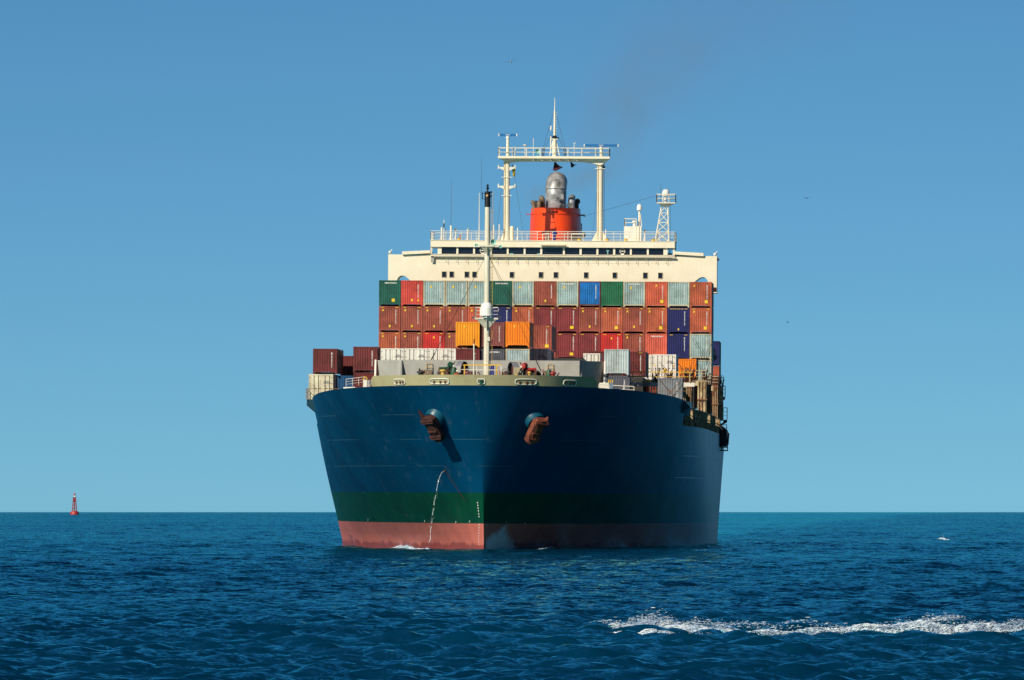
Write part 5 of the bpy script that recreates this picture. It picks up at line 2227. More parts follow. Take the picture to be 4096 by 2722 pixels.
def corr_panel(w, h, depth=0.045, pitch=0.245, name='end_panel'):
    """corrugated sheet in the xz plane, facing -y, w wide from -w/2, h tall from 0"""
    key = (name, round(w, 2), round(h, 2))
    if key in MESHC:
        return MESHC[key]
    n = max(3, round(w / pitch))
    p = w / n
    prof = []
    for i in range(n):
        x = -w / 2 + i * p
        prof += [(x, 0), (x + 0.40 * p, 0), (x + 0.55 * p, depth), (x + 0.85 * p, depth)]
    prof.append((w / 2, 0))
    m = MB()
    vs = [(x, y, 0) for x, y in prof] + [(x, y, h) for x, y in prof]
    k = len(prof)
    m.add(vs, [(i, i + 1, i + 1 + k, i + k) for i in range(k - 1)])
    me = bpy.data.meshes.new(name)
    me.from_pydata(m.v, [], m.f)
    me.materials.append(None)
    me.update()
    MESHC[key] = me
    return me


def frame_mesh(L_, H, w, doors):
    key = ('frame', L_, H, w, doors)
    if key in MESHC:
        return MESHC[key]
    m = MB()
    t = 0.11
    a = w / 2
    for sx in (-1, 1):
        for y0, y1 in ((0, 0.10), (L_ - 0.10, L_)):
            m.box(sx * a - (t if sx > 0 else 0), sx * a + (0 if sx > 0 else t), y0, y1, 0.12, H - 0.12)
            for z0 in (0.0, H - 0.12):
                m.box(sx * a - (0.17 if sx > 0 else -0.003), sx * a + (-0.003 if sx > 0 else 0.17), y0 - 0.003 if y0 == 0 else y0 - 0.07, y1 + (0.07 if y0 == 0 else 0.003), z0, z0 + 0.12)
        m.box(sx * a - (0.06 if sx > 0 else 0), sx * a + (0 if sx > 0 else 0.06), 0.10, L_ - 0.10, H - 0.10, H - 0.01)
        m.box(sx * a - (0.06 if sx > 0 else 0), sx * a + (0 if sx > 0 else 0.06), 0.10, L_ - 0.10, 0.05, 0.20)
    # front header and notched bottom rail
    m.box(-a + 0.171, a - 0.171, 0.0, 0.09, H - 0.11, H - 0.01)
    zb = 0.20
    pol = [(-a + t, zb + 0.10), (-a + t, 0.13), (-a + 0.20, 0.125), (-a + 0.42, zb), (-0.62, zb), (-0.58, zb - 0.07), (-0.54, zb), (0.54, zb), (0.58, zb - 0.07), (0.62, zb),
           (a - 0.42, zb), (a - 0.20, 0.125), (a - t, 0.13), (a - t, zb + 0.10)]
    if doors:
        m.box(-a + t, a - t, 0.0, 0.09, 0.05, 0.22)
    else:
        m.prism(pol, 0.0, 0.09)
    # floor, back and roof sheets
    m.box(-a + 0.07, a - 0.07, 0.25, L_ - 0.1, 0.14, 0.19)
    me = m.mesh('frame', CC['grey'])
    MESHC[key] = me
    return me


def setmat(o, m):
    o.material_slots[0].link = 'OBJECT'
    o.material_slots[0].material = m
    return o


def sticker_mesh(kind):
    key = ('st', kind)
    if key in MESHC:
        return MESHC[key]
    m = MB()
    if kind == 'drop':
        poly = [(-0.085, -0.09), (0.085, -0.09), (0.085, 0.04), (0.03, 0.14), (-0.03, 0.14), (-0.085, 0.04)]
    elif kind == 'square':
        poly = [(-0.17, -0.18), (0.17, -0.18), (0.17, 0.18), (-0.17, 0.18)]
    elif kind == 'small':
        poly = [(-0.09, -0.13), (0.09, -0.13), (0.09, 0.13), (-0.09, 0.13)]
    elif kind == 'bar':
        poly = [(-0.17, -0.035), (0.17, -0.035), (0.17, 0.035), (-0.17, 0.035)]
    elif kind == 'wide':
        poly = [(-0.20, -0.16), (0.20, -0.16), (0.20, 0.16), (-0.20, 0.16)]
    elif kind == 'tri':
        poly = [(-0.11, -0.09), (0.11, -0.09), (0.0, 0.12)]
    m.prism(poly, -0.006, 0.0)
    me = m.mesh('placard', STICK)
    MESHC[key] = me
    return me


NUMS = ['TRIU 527244 0', 'CAXU 451690 3', 'TEXU 480215 7', 'GSTU 620913 8', 'MOLU 243905 1', 'TOLU 391726 4', 'INKU 264318 2', 'XTRU 815530 6', 'MOAU 069147 5']


def container(x0, ztop_, y, col, label, L_=12.19, H=2.896, w=W_, frame=None, marks='v', stickers=(), doors=False, group='stacked shipping containers', num=None, side=True, detail=True):
    """x0 = left edge, ztop_ = roof height, y = front"""
    r = thing('shipping_container', label, 'container', (x0 + w / 2, y, ztop_ - H), 0, group)
    mat = CC[col]
    a = w / 2
    fm = frame or mat
    setmat(link('frame', frame_mesh(L_, H, w, doors), r), fm)
    sh = corr_panel(L_ - 0.24, H - 0.34, 0.04, 0.30, 'side_panel')
    for sx in (1, -1):
        o = setmat(link('side_panel', sh, r, (sx * (a - 0.012), L_ / 2, 0.20)), mat)
        o.rotation_euler = (0, 0, math.radians(90 * sx))
    rf = ('roof', L_, w)
    if rf not in MESHC:
        m = MB()
        m.box(-a + 0.06, a - 0.06, 0.09, L_ - 0.09, -0.06, -0.02)
        MESHC[rf] = m.mesh('roof', CC['grey'])
    setmat(link('roof', MESHC[rf], r, (0, 0, H)), mat)
    if not doors:
        fp = corr_panel(w - 0.22, H - 0.41)
        setmat(link('end_panel', fp, r, (0, 0.014, 0.301)), mat)
    else:
        hw2 = (w - 0.24) / 2
        for s_ in (-1, 1):
            key = ('door', H, w)
            if key not in MESHC:
                m = MB()
                m.box(-hw2 / 2 + 0.01, hw2 / 2 - 0.01, 0.02, 0.08, 0, H - 0.36)
                MESHC[key] = m.mesh('door', CC['white'])
            d = setmat(link('door', MESHC[key], r, (s_ * hw2 / 2, 0, 0.235)), mat)
            key = ('rods', H, w)
            if key not in MESHC:
                m = MB()
                for u in (-0.14, 0.30):
                    m.tube((u, -0.012, 0.02), (u, -0.012, H - 0.38), 0.022, n=5)
                    for z in (0.05, H * 0.45, H - 0.45):
                        m.box(u - 0.05, u + 0.05, -0.03, 0.018, z, z + 0.06)
                m.box(-0.16, 0.06, -0.05, -0.03, H * 0.36, H * 0.36 + 0.04)
                m.box(0.28, 0.50, -0.05, -0.03, H * 0.36, H * 0.36 + 0.04)
                MESHC[key] = m.mesh('lock_rod', GREYD)
            setmat(link('lock_rod', MESHC[key], d), paint('lock_rod_steel', (0.12, 0.12, 0.12), 0.5, 0.3, 0.2))
            key = ('hinge', H, w, s_)
            if key not in MESHC:
                m = MB()
                for z in (0.2, 0.8, 1.4, 2.0):
                    m.box(s_ * hw2 / 2 - 0.10, s_ * hw2 / 2 + 0.04, -0.015, 0.018, z, z + 0.09)
                MESHC[key] = m.mesh('hinge', GREYD)
            setmat(link('hinge', MESHC[key], d), GREYP)
    if marks and detail:
        s = num or NUMS[rng.randint(len(NUMS))]
        if marks == 'v':
            vm = txt_mesh('\n'.join(s.replace(' ', '')), 0.175, LETTER)
            o = link('number_marking', vm, r, (a - 0.52, 0.008, H - 0.40))
            o.rotation_euler = (math.radians(90), 0, 0)
            # text block grows downward from its anchor
            o.location.z = H - 0.42 - 1.58
        elif marks == 'h':
            o = link('number_marking', txt_mesh(s, 0.20, LETTER), r, (0.1, 0.008, H - 0.42))
            o.rotation_euler = (math.radians(90), 0, 0)
        elif marks == 'door':
            o = link('number_marking', txt_mesh(s.replace(' ', '\n', 1), 0.20, LETTERD), r, (0.62, 0.012, H - 1.0))
            o.rotation_euler = (math.radians(90), 0, 0)
    for kind, sx, sz in stickers:
        link('placard', sticker_mesh(kind), r, (sx, 0.010, sz))
    return r


ORD = ['first', 'second', 'third', 'fourth', 'fifth', 'sixth', 'seventh', 'eighth', 'ninth', 'tenth', 'eleventh', 'twelfth', 'thirteenth', 'fourteenth', 'fifteenth']


def wall():
    Y = 167.5
    xa, xb = P(1516, 1120, Y).x, P(2847, 1128, Y).x
    pitch = (xb - xa - W_) / 14
    zt = (P(1516, 1121, Y).z + P(2847, 1129, Y).z) / 2
    tp = (P(2200, 1330, Y).z - P(2200, 1226, Y).z) / 1.0
    tp = abs(tp)
    G, BR, M, OB = 'grey blue', 'brown red', 'maroon', 'orange brown'
    rows = [
        ['teal green', 'light red', G, G, G, 'teal green', G, BR, G, 'azure', 'bottle green', G, 'orange red', G, OB],
        [BR, BR, BR, BR, 'orange red', 'navy', OB, M, M, BR, OB, BR, OB, 'navy', OB],
        [OB, BR, 'bright red', BR, None, None, None, BR, M, M, 'bright red', BR, 'salmon', 'navy', G],
        [OB, None, None, None, None, None, None, None, 'orange red', M, None, None, None, None, G],
    ]
    tier = ['top', 'second', 'third', 'fourth']
    for r, row in enumerate(rows):
        for c, col in enumerate(row):
            if col is None:
                continue
            st = []
            H = 2.896
            if col in (BR, OB, M, 'bright red', 'navy', 'orange red') or (r == 0 and c == 1):
                if r > 0:
                    st += [('bar', -0.80, H - 0.13), ('bar', 0.84, H - 0.13)]
                    if c == 13 and r == 1:
                        st += [('bar', -0.40, H - 0.13), ('bar', 0.0, H - 0.13), ('bar', 0.4, H - 0.13)]
                if col in (BR, OB, 'orange red') and not (r == 0 and c == 7):
                    st.append(('drop', -0.74 if not (r == 0 and c == 12) else 0.0, H - 0.47))
                if r in (1,) and c < 4:
                    st.append(('small', 0.02, 0.66))
                if r == 1 and c in (8, 10, 12, 14):
                    st.append(('wide' if c == 8 else 'square', 0.52, 0.62))
                if r == 1 and c in (9, 11):
                    st.append(('small', 0.02, 0.72))
                if r == 2 and c in (8,):
                    st.append(('wide', 0.5, 0.55))
                if r == 2 and col == 'bright red':
                    st.append(('drop', 0.0, H - 0.58))
                if r == 0 and c in (12, 14):
                    st.append(('square', 0.62, 0.66))
                if r == 0 and c == 7:
                    st.append(('small', 0.02, 0.66))
                if r == 0 and c == 1:
                    st += [('small', 0.0, 0.66), ('drop', 0.72, 0.62)]
            if col == 'navy' and r == 1 and c == 13:
                st.append(('drop', 0.0, 0.45))
            if r == 0 and c == 0:
                st.append(('square', 0.4, 0.64))
            if col == G and r == 0 and c != 13:
                st.append(('small', -0.35, H - 0.72))
            mk = 'v'
            if (r, c) in ((0, 0), (0, 5), (0, 8), (0, 11), (2, 12)):
                mk = 'h'
            if (r, c) == (0, 10):
                mk = None
            fr = FRAME_ALT if col == G else (CC['dark maroon'] if col == 'azure' else None)
            cname = {'grey blue': 'pale grey-blue', 'teal green': 'dark green', 'azure': 'bright blue'}.get(col, col)
            lab = '%s container, %s from the left in the %s tier of the tall stack' % (cname, ORD[c], tier[r])
            nm = {(0, 0): 'CRXU 517644 0', (0, 5): 'MOTU 421524 0', (0, 8): 'MOTU 691725 3', (0, 11): 'MOTU 691526 1'}.get((r, c))
            container(xa + c * pitch, zt - r * tp, Y + 0.02 * rng.randn(), col, lab, marks=mk, stickers=st, frame=fr, group='containers of the tall stack before the bridge', num=nm)
    # narrow marks: cloth patches on two boxes are left to the paint


wall()


def put(px, py, y, col, label, **kw):
    p = P(px, py, y)
    return container(p.x, p.z, y, col, label, **kw)


H20 = dict(L_=6.06, H=2.591)
H40 = dict(L_=12.19, H=2.591)
DR = [('drop', -0.3, 2.1)]


def others():
    R = dict(doors=True, marks='door')
    # left side
    put(1235, 1497, 35.0, 'cream', 'cream refrigerated container with lock rods, lowest at the far left', num='MOLU 375381 6', **R, **H20)
    put(1252, 1395, 50.0, 'dark maroon', 'dark maroon container above the cream one at the far left', marks='v', **H40)
    put(1350, 1503, 50.5, 'blue', 'blue container with a dark patch, right of the cream one', marks=None, **H40)
    put(1362, 1424, 64.0, 'dark maroon', 'dark maroon container set back between the two front maroon ones', marks='v', **H40)
    put(1413, 1387, 44.0, 'dark maroon', 'dark maroon container left of the breakwater, upper of two', marks='v', **H20)
    put(1414, 1491, 44.0, 'dark maroon', 'dark maroon container left of the breakwater, lower of two', marks=None, stickers=[], **H20)
    # middle, behind the breakwater
    put(1523, 1394, 91.0, 'white', 'grey-white door-end container, leftmost behind the breakwater', **R, **H40)
    put(1618, 1394, 91.0, 'white', 'white door-end container with dark lettering, second behind the breakwater', num='MOLU 050548 1', **R, **H40)
    put(1713, 1394, 91.0, 'white', 'grey-white door-end container, third behind the breakwater', **R, **H40)
    put(1808, 1395, 91.0, 'white', 'white container showing as a sliver left of the maroon one', **R, **H40)
    put(1823, 1288, 56.0, 'yellow', 'yellow container left of the mast', marks=None, stickers=DR, **H40)
    put(1823, 1395.5, 56.0, 'dark maroon', 'dark maroon container under the yellow one', marks='v', **H40)
    put(1922.5, 1290, 56.3, 'mauve brown', 'mauve brown container behind the mast between yellow and orange', marks='v', **H40)
    put(1922.5, 1397, 56.3, 'slate', 'dark slate container behind the mast, lower tier', marks='h', num='MOLU 15768 1', **H40)
    put(2022.5, 1287, 56.0, 'orange', 'orange container right of the mast', marks=None, stickers=DR, **H40)
    put(2022.5, 1396, 56.0, 'pale blue', 'pale blue container under the orange one, with a dark square', marks=None, frame=FRAME_ALT, **H40)
    put(2113, 1302, 74.0, 'brown red', 'brown red container with a yellow square, right of the orange one', marks='v', stickers=[('wide', 0.72, 0.45), ('bar', 0.8, 2.47)], **H40)
    put(2095, 1395, 63.5, 'white', 'white container with dark lettering below the brown red one', num='NCKU 581131 8', **R, **H40)
    p = P(2333, 1414, 84.0)
    container(p.x, p.z, 84.0, 'white', 'narrow white box container with a grey patch above the breakwater', L_=6.06, H=2.591, w=1.75, doors=True, marks=None)
    put(2352, 1405, 105.0, 'dark maroon', 'dark maroon container mostly hidden behind the rusty pale blue one', marks=None, **H40)
    # right side
    put(2417, 1397.5, 36.0, 'rusty pale blue', 'rust-streaked pale blue container right of the breakwater', marks=None, frame=None, **H20)
    put(2421, 1504, 36.3, 'slate', 'slate container under the rust-streaked pale blue one', marks='v', **H20)
    put(2487, 1407, 50.0, 'dark maroon', 'dark maroon container between the pale blue and white ones', marks='v', stickers=[('bar', 0.7, 2.47)], **H40)
    put(2513, 1419, 76.0, 'white', 'white container edge showing behind the maroon one on the right', marks=None, doors=True, **H40)
    put(2610, 1418, 75.5, 'white', 'white door-end container left of the orange one on the right', num='MCKU 070145 6', stickers=[('tri', -0.98, 1.45), ('tri', 0.98, 1.45), ('wide', 0.1, 0.95)], **R, **H40)
    put(2694, 1436, 111.0, 'orange', 'orange container at the right, above the lashing bridge', marks=None, **H40)
    put(2632, 1512, 36.0, 'grey', 'grey container at the right deck edge, behind crossed rods', marks='v', **H20)
    put(2534, 1536, 51.0, 'dark green', 'dark green container in the shade under the lashing bridge', marks=None, **H40)
    put(2584.5, 1537, 51.0, 'light red', 'red container in the shade under the lashing bridge', marks=None, **H40)
    # port side, seen edge-on
    for yy, xr, zt, col, lab in ((66.0, 17.9, 17.3, 'maroon', 'maroon container edge beside the first pale pillar on the right'),
                                 (82.0, 18.2, 17.3, 'slate', 'slate container edge before the cream pillar on the right'),
                                 (112.0, 18.9, 17.4, 'brown red', 'brown container edge behind the cream pillar on the right'),
                                 (131.0, 19.0, 17.4, 'pale blue', 'pale blue container edge further aft on the right side')):
        container(xr - W_, zt, yy, col, lab, H=2.591, marks=None, group='containers along the right-hand deck edge')
    # aft of the bridge on the right
    x = P(2877, 1365, 226.0)
    container(x.x - W_, x.z, 226.0, 'navy', 'navy container standing out behind the bridge on the right', H=2.896, marks=None)
    container(x.x - W_, x.z - 2.93, 226.0, 'orange brown', 'rust brown container under the navy one behind the bridge', H=2.896, marks=None)
    container(x.x - W_, x.z - 5.86, 226.0, 'brown red', 'brown container lowest of the stack behind the bridge', H=2.896, marks=None)
    m = MB()
    m.box(x.x - W_, x.x, 226, 238, ZMAIN, x.z - 5.86 - 2.896)
    m.build('container_support', DARK, ship)
    # pedestals under containers whose lower neighbour is out of sight
    def ped(px0, px1, py, y, L_):
        a, b = P(px0, py, y), P(px1, py, y)
        m = MB()
        m.box(a.x + 0.1, b.x - 0.1, y + 0.3, y + L_ - 0.1, 14.71, a.z - 0.02)
        m.build('container_support', DARK, ship)
    ped(1252, 1340, 1395 + 102, 50, 12)
    ped(1366, 1452, 1424 + 102, 64, 12)
    ped(2113, 2205, 1302 + 99, 74, 12)
    ped(2352, 2440, 1405 + 98, 105, 12)
    ped(2336, 2396, 1414 + 99, 84, 6)
    ped(2487, 2576, 1407 + 102, 50, 12)
    ped(2515, 2700, 1418 + 100, 75.6, 12)
    ped(2694, 2780, 1436 + 96, 111, 12)
    # rods crossed over the front of the grey container at the right edge, and lashings on others
    lash = thing('lashing_rods', 'thin crossed lashing rods over the grey container at the right edge', 'lashing')
    for (a, b) in (((2634, 1516), (2712, 1606)), ((2726, 1522), (2652, 1600))):
        m = MB()
        m.tube(P(a[0], a[1], 35.7), P(b[0], b[1], 35.5), 0.03, n=5)
        m.build('rod', RUST, lash)
    l2 = thing('lashing_rods', 'thin lashing rods running down the right end of the tall stack', 'lashing')
    for (a, b, y) in (((2768, 1352), (2812, 1440), 167.0), ((2778, 1352), (2822, 1440), 167.0), ((2830, 1362), (2800, 1440), 167.0), ((2790, 1450), (2835, 1535), 167.0), ((2842, 1450), (2798, 1535), 167.0)):
        m = MB()
        m.tube(P(*a, y), P(*b, y - 0.4), 0.02, n=4)
        m.build('rod', WIRE, l2)
    l3 = thing('lashing_rods', 'thin crossed lashing rods over the orange and white containers on the right', 'lashing')
    for (a, b, y) in (((2700, 1440), (2760, 1512), 110.7), ((2780, 1442), (2722, 1512), 110.7), ((2636, 1448), (2688, 1500), 75.2), ((2692, 1448), (2644, 1500), 75.2), ((2520, 1440), (2566, 1500), 49.7)):
        m = MB()
        m.tube(P(*a, y), P(*b, y - 0.4), 0.02, n=4)
        m.build('rod', WIRE, l3)


others()


# ------------------------------------------------------------------ lifeboat and stowed gangway on the port side
def port_gear():
    y = 196.0
    a, b = P(2850, 1372, y), P(2869, 1447, y)
    cx, cz = b.x - 1.35, (a.z + b.z) / 2
    lb = thing('lifeboat', 'orange enclosed lifeboat hanging beside the bridge on the right', 'lifeboat', (cx, y, b.z))
    h = a.z - b.z
    m = MB()
    vs, fs = [], []
    K, n = 11, 14
    for i in range(K):
        t = i / (K - 1)
        s_ = math.sin(math.pi * min(max(t, 0.03), 0.97)) ** 0.5
        for j in range(n):
            ang = 2 * math.pi * j / n
            vs.append((1.35 * s_ * math.cos(ang), 8.5 * t, h * 0.30 + (h * 0.33 if math.sin(ang) < 0 else 0.05) * s_ * math.sin(ang)))
    for i in range(K - 1):
        for j in range(n):
            k = (j + 1) % n
            fs.append((i * n + j, i * n + k, (i + 1) * n + k, (i + 1) * n + j))
    fs += [tuple(range(n)), tuple(range((K - 1) * n, K * n))]
    m.add(vs, fs)
    m.build('hull', REDM, lb, smooth=True)
    m = MB()
    vs2, fs2 = [], []
    for i in range(K):
        t = i / (K - 1)
        s_ = math.sin(math.pi * min(max(t, 0.04), 0.96)) ** 0.5
        for j in range(8):
            ang = math.pi * j / 7
            vs2.append((1.25 * s_ * math.cos(ang), 0.3 + 7.9 * t, h * 0.34 + h * 0.62 * s_ * math.sin(ang)))
    for i in range(K - 1):
        for j in range(7):
            fs2.append((i * 8 + j, i * 8 + j + 1, (i + 1) * 8 + j + 1, (i + 1) * 8 + j))
    m.add(vs2, fs2)
    m.build('canopy', LIFEO, lb, smooth=True)
    m = MB()
    for yy in (1.0, 7.5):
        m.beam((-2.2, yy, -h * 1.0), (-1.5, yy, h * 1.1), 0.3, 0.4)
        m.beam((-1.5, yy, h * 1.1), (0.1, yy, h * 1.15), 0.3, 0.3)
    o = MB()
    m.build('davit', CREAMR, lb)
    # gangway folded against the side
    y = 168.0
    top, bot = P(2872, 1700, y), P(2912, 1806, y)
    gw = thing('gangway', 'dark stowed gangway hanging on the hull side at the far right', 'gangway', (top.x, y, bot.z))
    hh = top.z - bot.z
    wd = bot.x - top.x
    m = MB()
    m.prism([(0.05, hh * 0.02 + 0.5), (wd * 0.85, hh * 0.18), (wd * 0.85, hh * 0.80), (wd * 0.25, hh), (0.05, hh)], 0, 9.0)
    m.build('ladder_body', DARK, gw)
    m = MB()
    for x0 in (wd * 0.35, wd * 0.95):
        m.beam((x0, 0, hh * 0.0 + 0.1), (x0, 0, hh * 0.4), 0.10, 0.10)
    m.beam((wd * 0.2, 0, 0.1), (wd, 0, 0.08), 0.12, 0.14)
    m.beam((wd * 0.2, 0, 0.45), (wd, 0, 0.42), 0.10, 0.10)
    m.build('platform_frame', BLACK, gw)
    m = MB()
    for k in range(5):
        m.tube((wd * 0.8 + 0.04 * k, 1.5 * k, hh * 0.25), (wd * 1.02, 1.5 * k, hh * 0.7), 0.03, n=4)
    m.tube((wd * 1.02, 0, hh * 0.7), (wd * 1.02, 6, hh * 0.7), 0.03, n=4)
    m.build('hand_rope', RUST, gw)
    # small outboard platforms with rails, high on the right side
    for px0, px1, py, yy, pyt in ((2876, 2900, 1588, 176.0, 1545), (2893, 2908, 1680, 178.0, 1632), (2888, 2906, 1738, 176.0, 1700)):
        a, b = P(px0, py, yy), P(px1, py, yy)
        m = MB()
        m.box(a.x, b.x, yy, yy + 1.2, a.z - 0.3, a.z)
        o = m.build('outboard_platform', RUST, ship)
        m = MB()
        rail(m, [(a.x, yy, a.z), (b.x, yy, a.z), (b.x, yy + 1.2, a.z)], P(px0, pyt, yy).z - a.z, 0.03, 0.5)
        m.build('railing', CREAMR, o)
        m = MB()
        m.beam((a.x - 1.2, yy + 0.4, a.z - 1.0), (b.x - 0.1, yy + 0.4, a.z - 0.25), 0.2, 0.2)
        m.build('knee', RUST, o)


port_gear()


# ------------------------------------------------------------------ people
def person(name_label, loc, rz, cloth, lean=0.0, helmet=True, ship=True):
    root = thing('person', name_label, 'person', loc, rz, None, ship)
    V, E, Rr = [], [], []

    def v(p, r, link_to=None):
        V.append(p)
        Rr.append(r)
        if link_to is not None:
            E.append((link_to, len(V) - 1))
        return len(V) - 1
    L = lean
    pel = v((0, 0, 0.95), 0.15)
    sp = v((0, -0.10 * L, 1.15), 0.145, pel)
    chs = v((0, -0.28 * L, 1.33), 0.16, sp)
    nk = v((0, -0.42 * L, 1.47), 0.065, chs)
    for s_ in (-1, 1):
        hip = v((s_ * 0.10, 0, 0.88), 0.105, pel)
        kn = v((s_ * 0.12, -0.05 - 0.06 * L, 0.49), 0.072, hip)
        an = v((s_ * 0.12, 0.02, 0.09), 0.05, kn)
        v((s_ * 0.13, -0.16, 0.04), 0.042, an)
        shd = v((s_ * 0.19, -0.30 * L, 1.40), 0.068, chs)
        el = v((s_ * 0.27, -0.38 * L - 0.06, 1.13), 0.05, shd)
        wr = v((s_ * 0.24, -0.62 * L - 0.20, 0.98), 0.034, el)
    me = bpy.data.meshes.new('body')
    me.from_pydata(V, E, [])
    o = link('body', me, root)
    me.materials.append(cloth)
    sk = o.modifiers.new('skin', 'SKIN')
    for i, r in enumerate(Rr):
        me.skin_vertices[0].data[i].radius = (r, r)
    me.skin_vertices[0].data[0].use_root = True
    ss = o.modifiers.new('sub', 'SUBSURF')
    ss.levels = ss.render_levels = 2
    # hands: palm and five fingers each
    for s_ in (-1, 1):
        m = MB()
        c = Vector((s_ * 0.24, -0.62 * L - 0.21, 0.955))
        m.lathe([(0.028, 0.05), (0.042, 0.0), (0.040, -0.06), (0.03, -0.09)], c, 10, None, 1.0, 0.55)
        for k in range(4):
            f0 = c + Vector((-0.03 + 0.02 * k, -0.01, -0.085))
            ln = (0.05, 0.06, 0.055, 0.042)[k]
            f1 = f0 + Vector((0, -0.015, -ln * 0.6))
            f2 = f1 + Vector((0, -0.03, -ln * 0.35))
            m.path([f0, f1, f2], 0.0095, 6)
        m.path([c + Vector((-s_ * 0.035, -0.01, -0.02)), c + Vector((-s_ * 0.06, -0.03, -0.05)), c + Vector((-s_ * 0.055, -0.04, -0.085))], 0.011, 6)
        m.build('hand', SKIN, root, smooth=True)
    # head with face, ears and hair or helmet
    m = MB()
    hc = Vector((0, -0.47 * L - 0.01, 1.62))
    prof = [(0.0, -0.125), (0.05, -0.115), (0.072, -0.06), (0.082, 0.0), (0.083, 0.05), (0.06, 0.10), (0.0, 0.12)]
    m.lathe(prof, hc, 14, None, 0.92, 1.12)
    m.add([hc + Vector((-0.014, -0.088, -0.005)), hc + Vector((0.014, -0.088, -0.005)), hc + Vector((0, -0.118, -0.028)), hc + Vector((0, -0.088, 0.02))], [(0, 1, 2), (1, 3, 2), (3, 0, 2)])
    for s_ in (-1, 1):
        m.lathe([(0.0, -0.03), (0.014, 0.0), (0.0, 0.03)], hc + Vector((s_ * 0.08, 0, 0)), 6)
    hd = m.build('head', SKIN, root, smooth=True)
    m = MB()
    for s_ in (-1, 1):
        m.lathe([(0.0, -0.009), (0.011, 0), (0.0, 0.009)], hc + Vector((s_ * 0.03, -0.084, 0.012)), 6)
    m.box(hc.x - 0.025, hc.x + 0.025, hc.y - 0.088, hc.y - 0.075, hc.z - 0.062, hc.z - 0.056)
    m.build('eyes_and_mouth', BLACK, hd)
    m = MB()
    if helmet:
        m.lathe([(0.125, 0.02), (0.118, 0.03), (0.112, 0.08), (0.085, 0.13), (0.04, 0.155), (0, 0.16)], hc, 16, None, 0.9, 1.1)
        m.build('helmet', HELM, root, smooth=True)
    else:
        m.lathe([(0.088, 0.0), (0.092, 0.05), (0.07, 0.11), (0, 0.135)], hc + Vector((0, 0.012, 0)), 14, None, 0.95, 1.1)
        m.build('hair', BLACK, root, smooth=True)
    return root


a = P(1824, 1480, 4.0)
person('crew member in orange coveralls and helmet bending over the windlass', (a.x, 4.0, 15.6), 0.5, HIVIS, 0.55)
a = P(1490, 1515, 12.0)
person('crew member in dark blue at the left end of the bulwark', (a.x, 12.0, P(1490, 1508, 12.0).z - 1.75), 0.0, BLUEC, 0.1, False)
a = P(2679, 1003, 185.0)
person('person standing in the right-hand bridge window', (a.x, 185.0, P(2679, 1002, 185.0).z - 1.76), 0.3, BLUEC, 0.0, False)

# ------------------------------------------------------------------ lean the ship and everything it carries
HM = Matrix.Rotation(HEEL, 4, 'Y')
bpy.context.view_layer.update()
for o in SHIP:
    o.matrix_world = HM @ o.matrix_world
SHIP.clear()


# ------------------------------------------------------------------ foam
def foam_material():
    m = bpy.data.materials.new('sea_foam')
    m.use_nodes = True
    nt = m.node_tree
    N, L = nt.nodes, nt.links
    b = N['Principled BSDF']
    b.inputs['Roughness'].default_value = 0.55
    b.inputs['Subsurface Weight'].default_value = 0.0
    g = N.new('ShaderNodeNewGeometry')
    n = N.new('ShaderNodeTexNoise')
    n.inputs['Scale'].default_value = 1.6
    n.inputs['Detail'].default_value = 8
    n.inputs['Roughness'].default_value = 0.7
    L.new(g.outputs['Position'], n.inputs['Vector'])
    r = N.new('ShaderNodeMapRange')
    r.inputs[1].default_value = 0.44
    r.inputs[2].default_value = 0.60
    L.new(n.outputs['Fac'], r.inputs[0])
    mx = N.new('ShaderNodeMix')
    mx.data_type = 'RGBA'
    mx.inputs[6].default_value = (0.26, 0.36, 0.50, 1)
    mx.inputs[7].default_value = (0.66, 0.74, 0.80, 1)
    L.new(r.outputs[0], mx.inputs[0])
    L.new(mx.outputs[2], b.inputs['Base Color'])
    return m


FOAM = foam_material()


def sea_z(x, y):
    d2 = (x - CX) ** 2 + (y - CY) ** 2
    dd = math.sqrt(d2)
    sp = np.array([max(0.00125 * dd, 0.25)])
    return float(sea_height(np.array([x]), np.array([y]), sp)[0]) - d2 / (2 * RE)


def smooth_noise(n, k):
    a = rng.rand(n + 4 * k)
    ker = np.ones(k) / k
    for _ in range(3):
        a = np.convolve(a, ker, 'same')
    a = a[2 * k:2 * k + n]
    return (a - a.min()) / (a.max() - a.min() + 1e-9)


ICO_V = None


def ico():
    bm = bmesh.new()
    bmesh.ops.create_icosphere(bm, subdivisions=1, radius=1.0)
    v = np.array([p.co[:] for p in bm.verts])
    f = np.array([[q.index for q in fc.verts] for fc in bm.faces])
    bm.free()
    return v, f


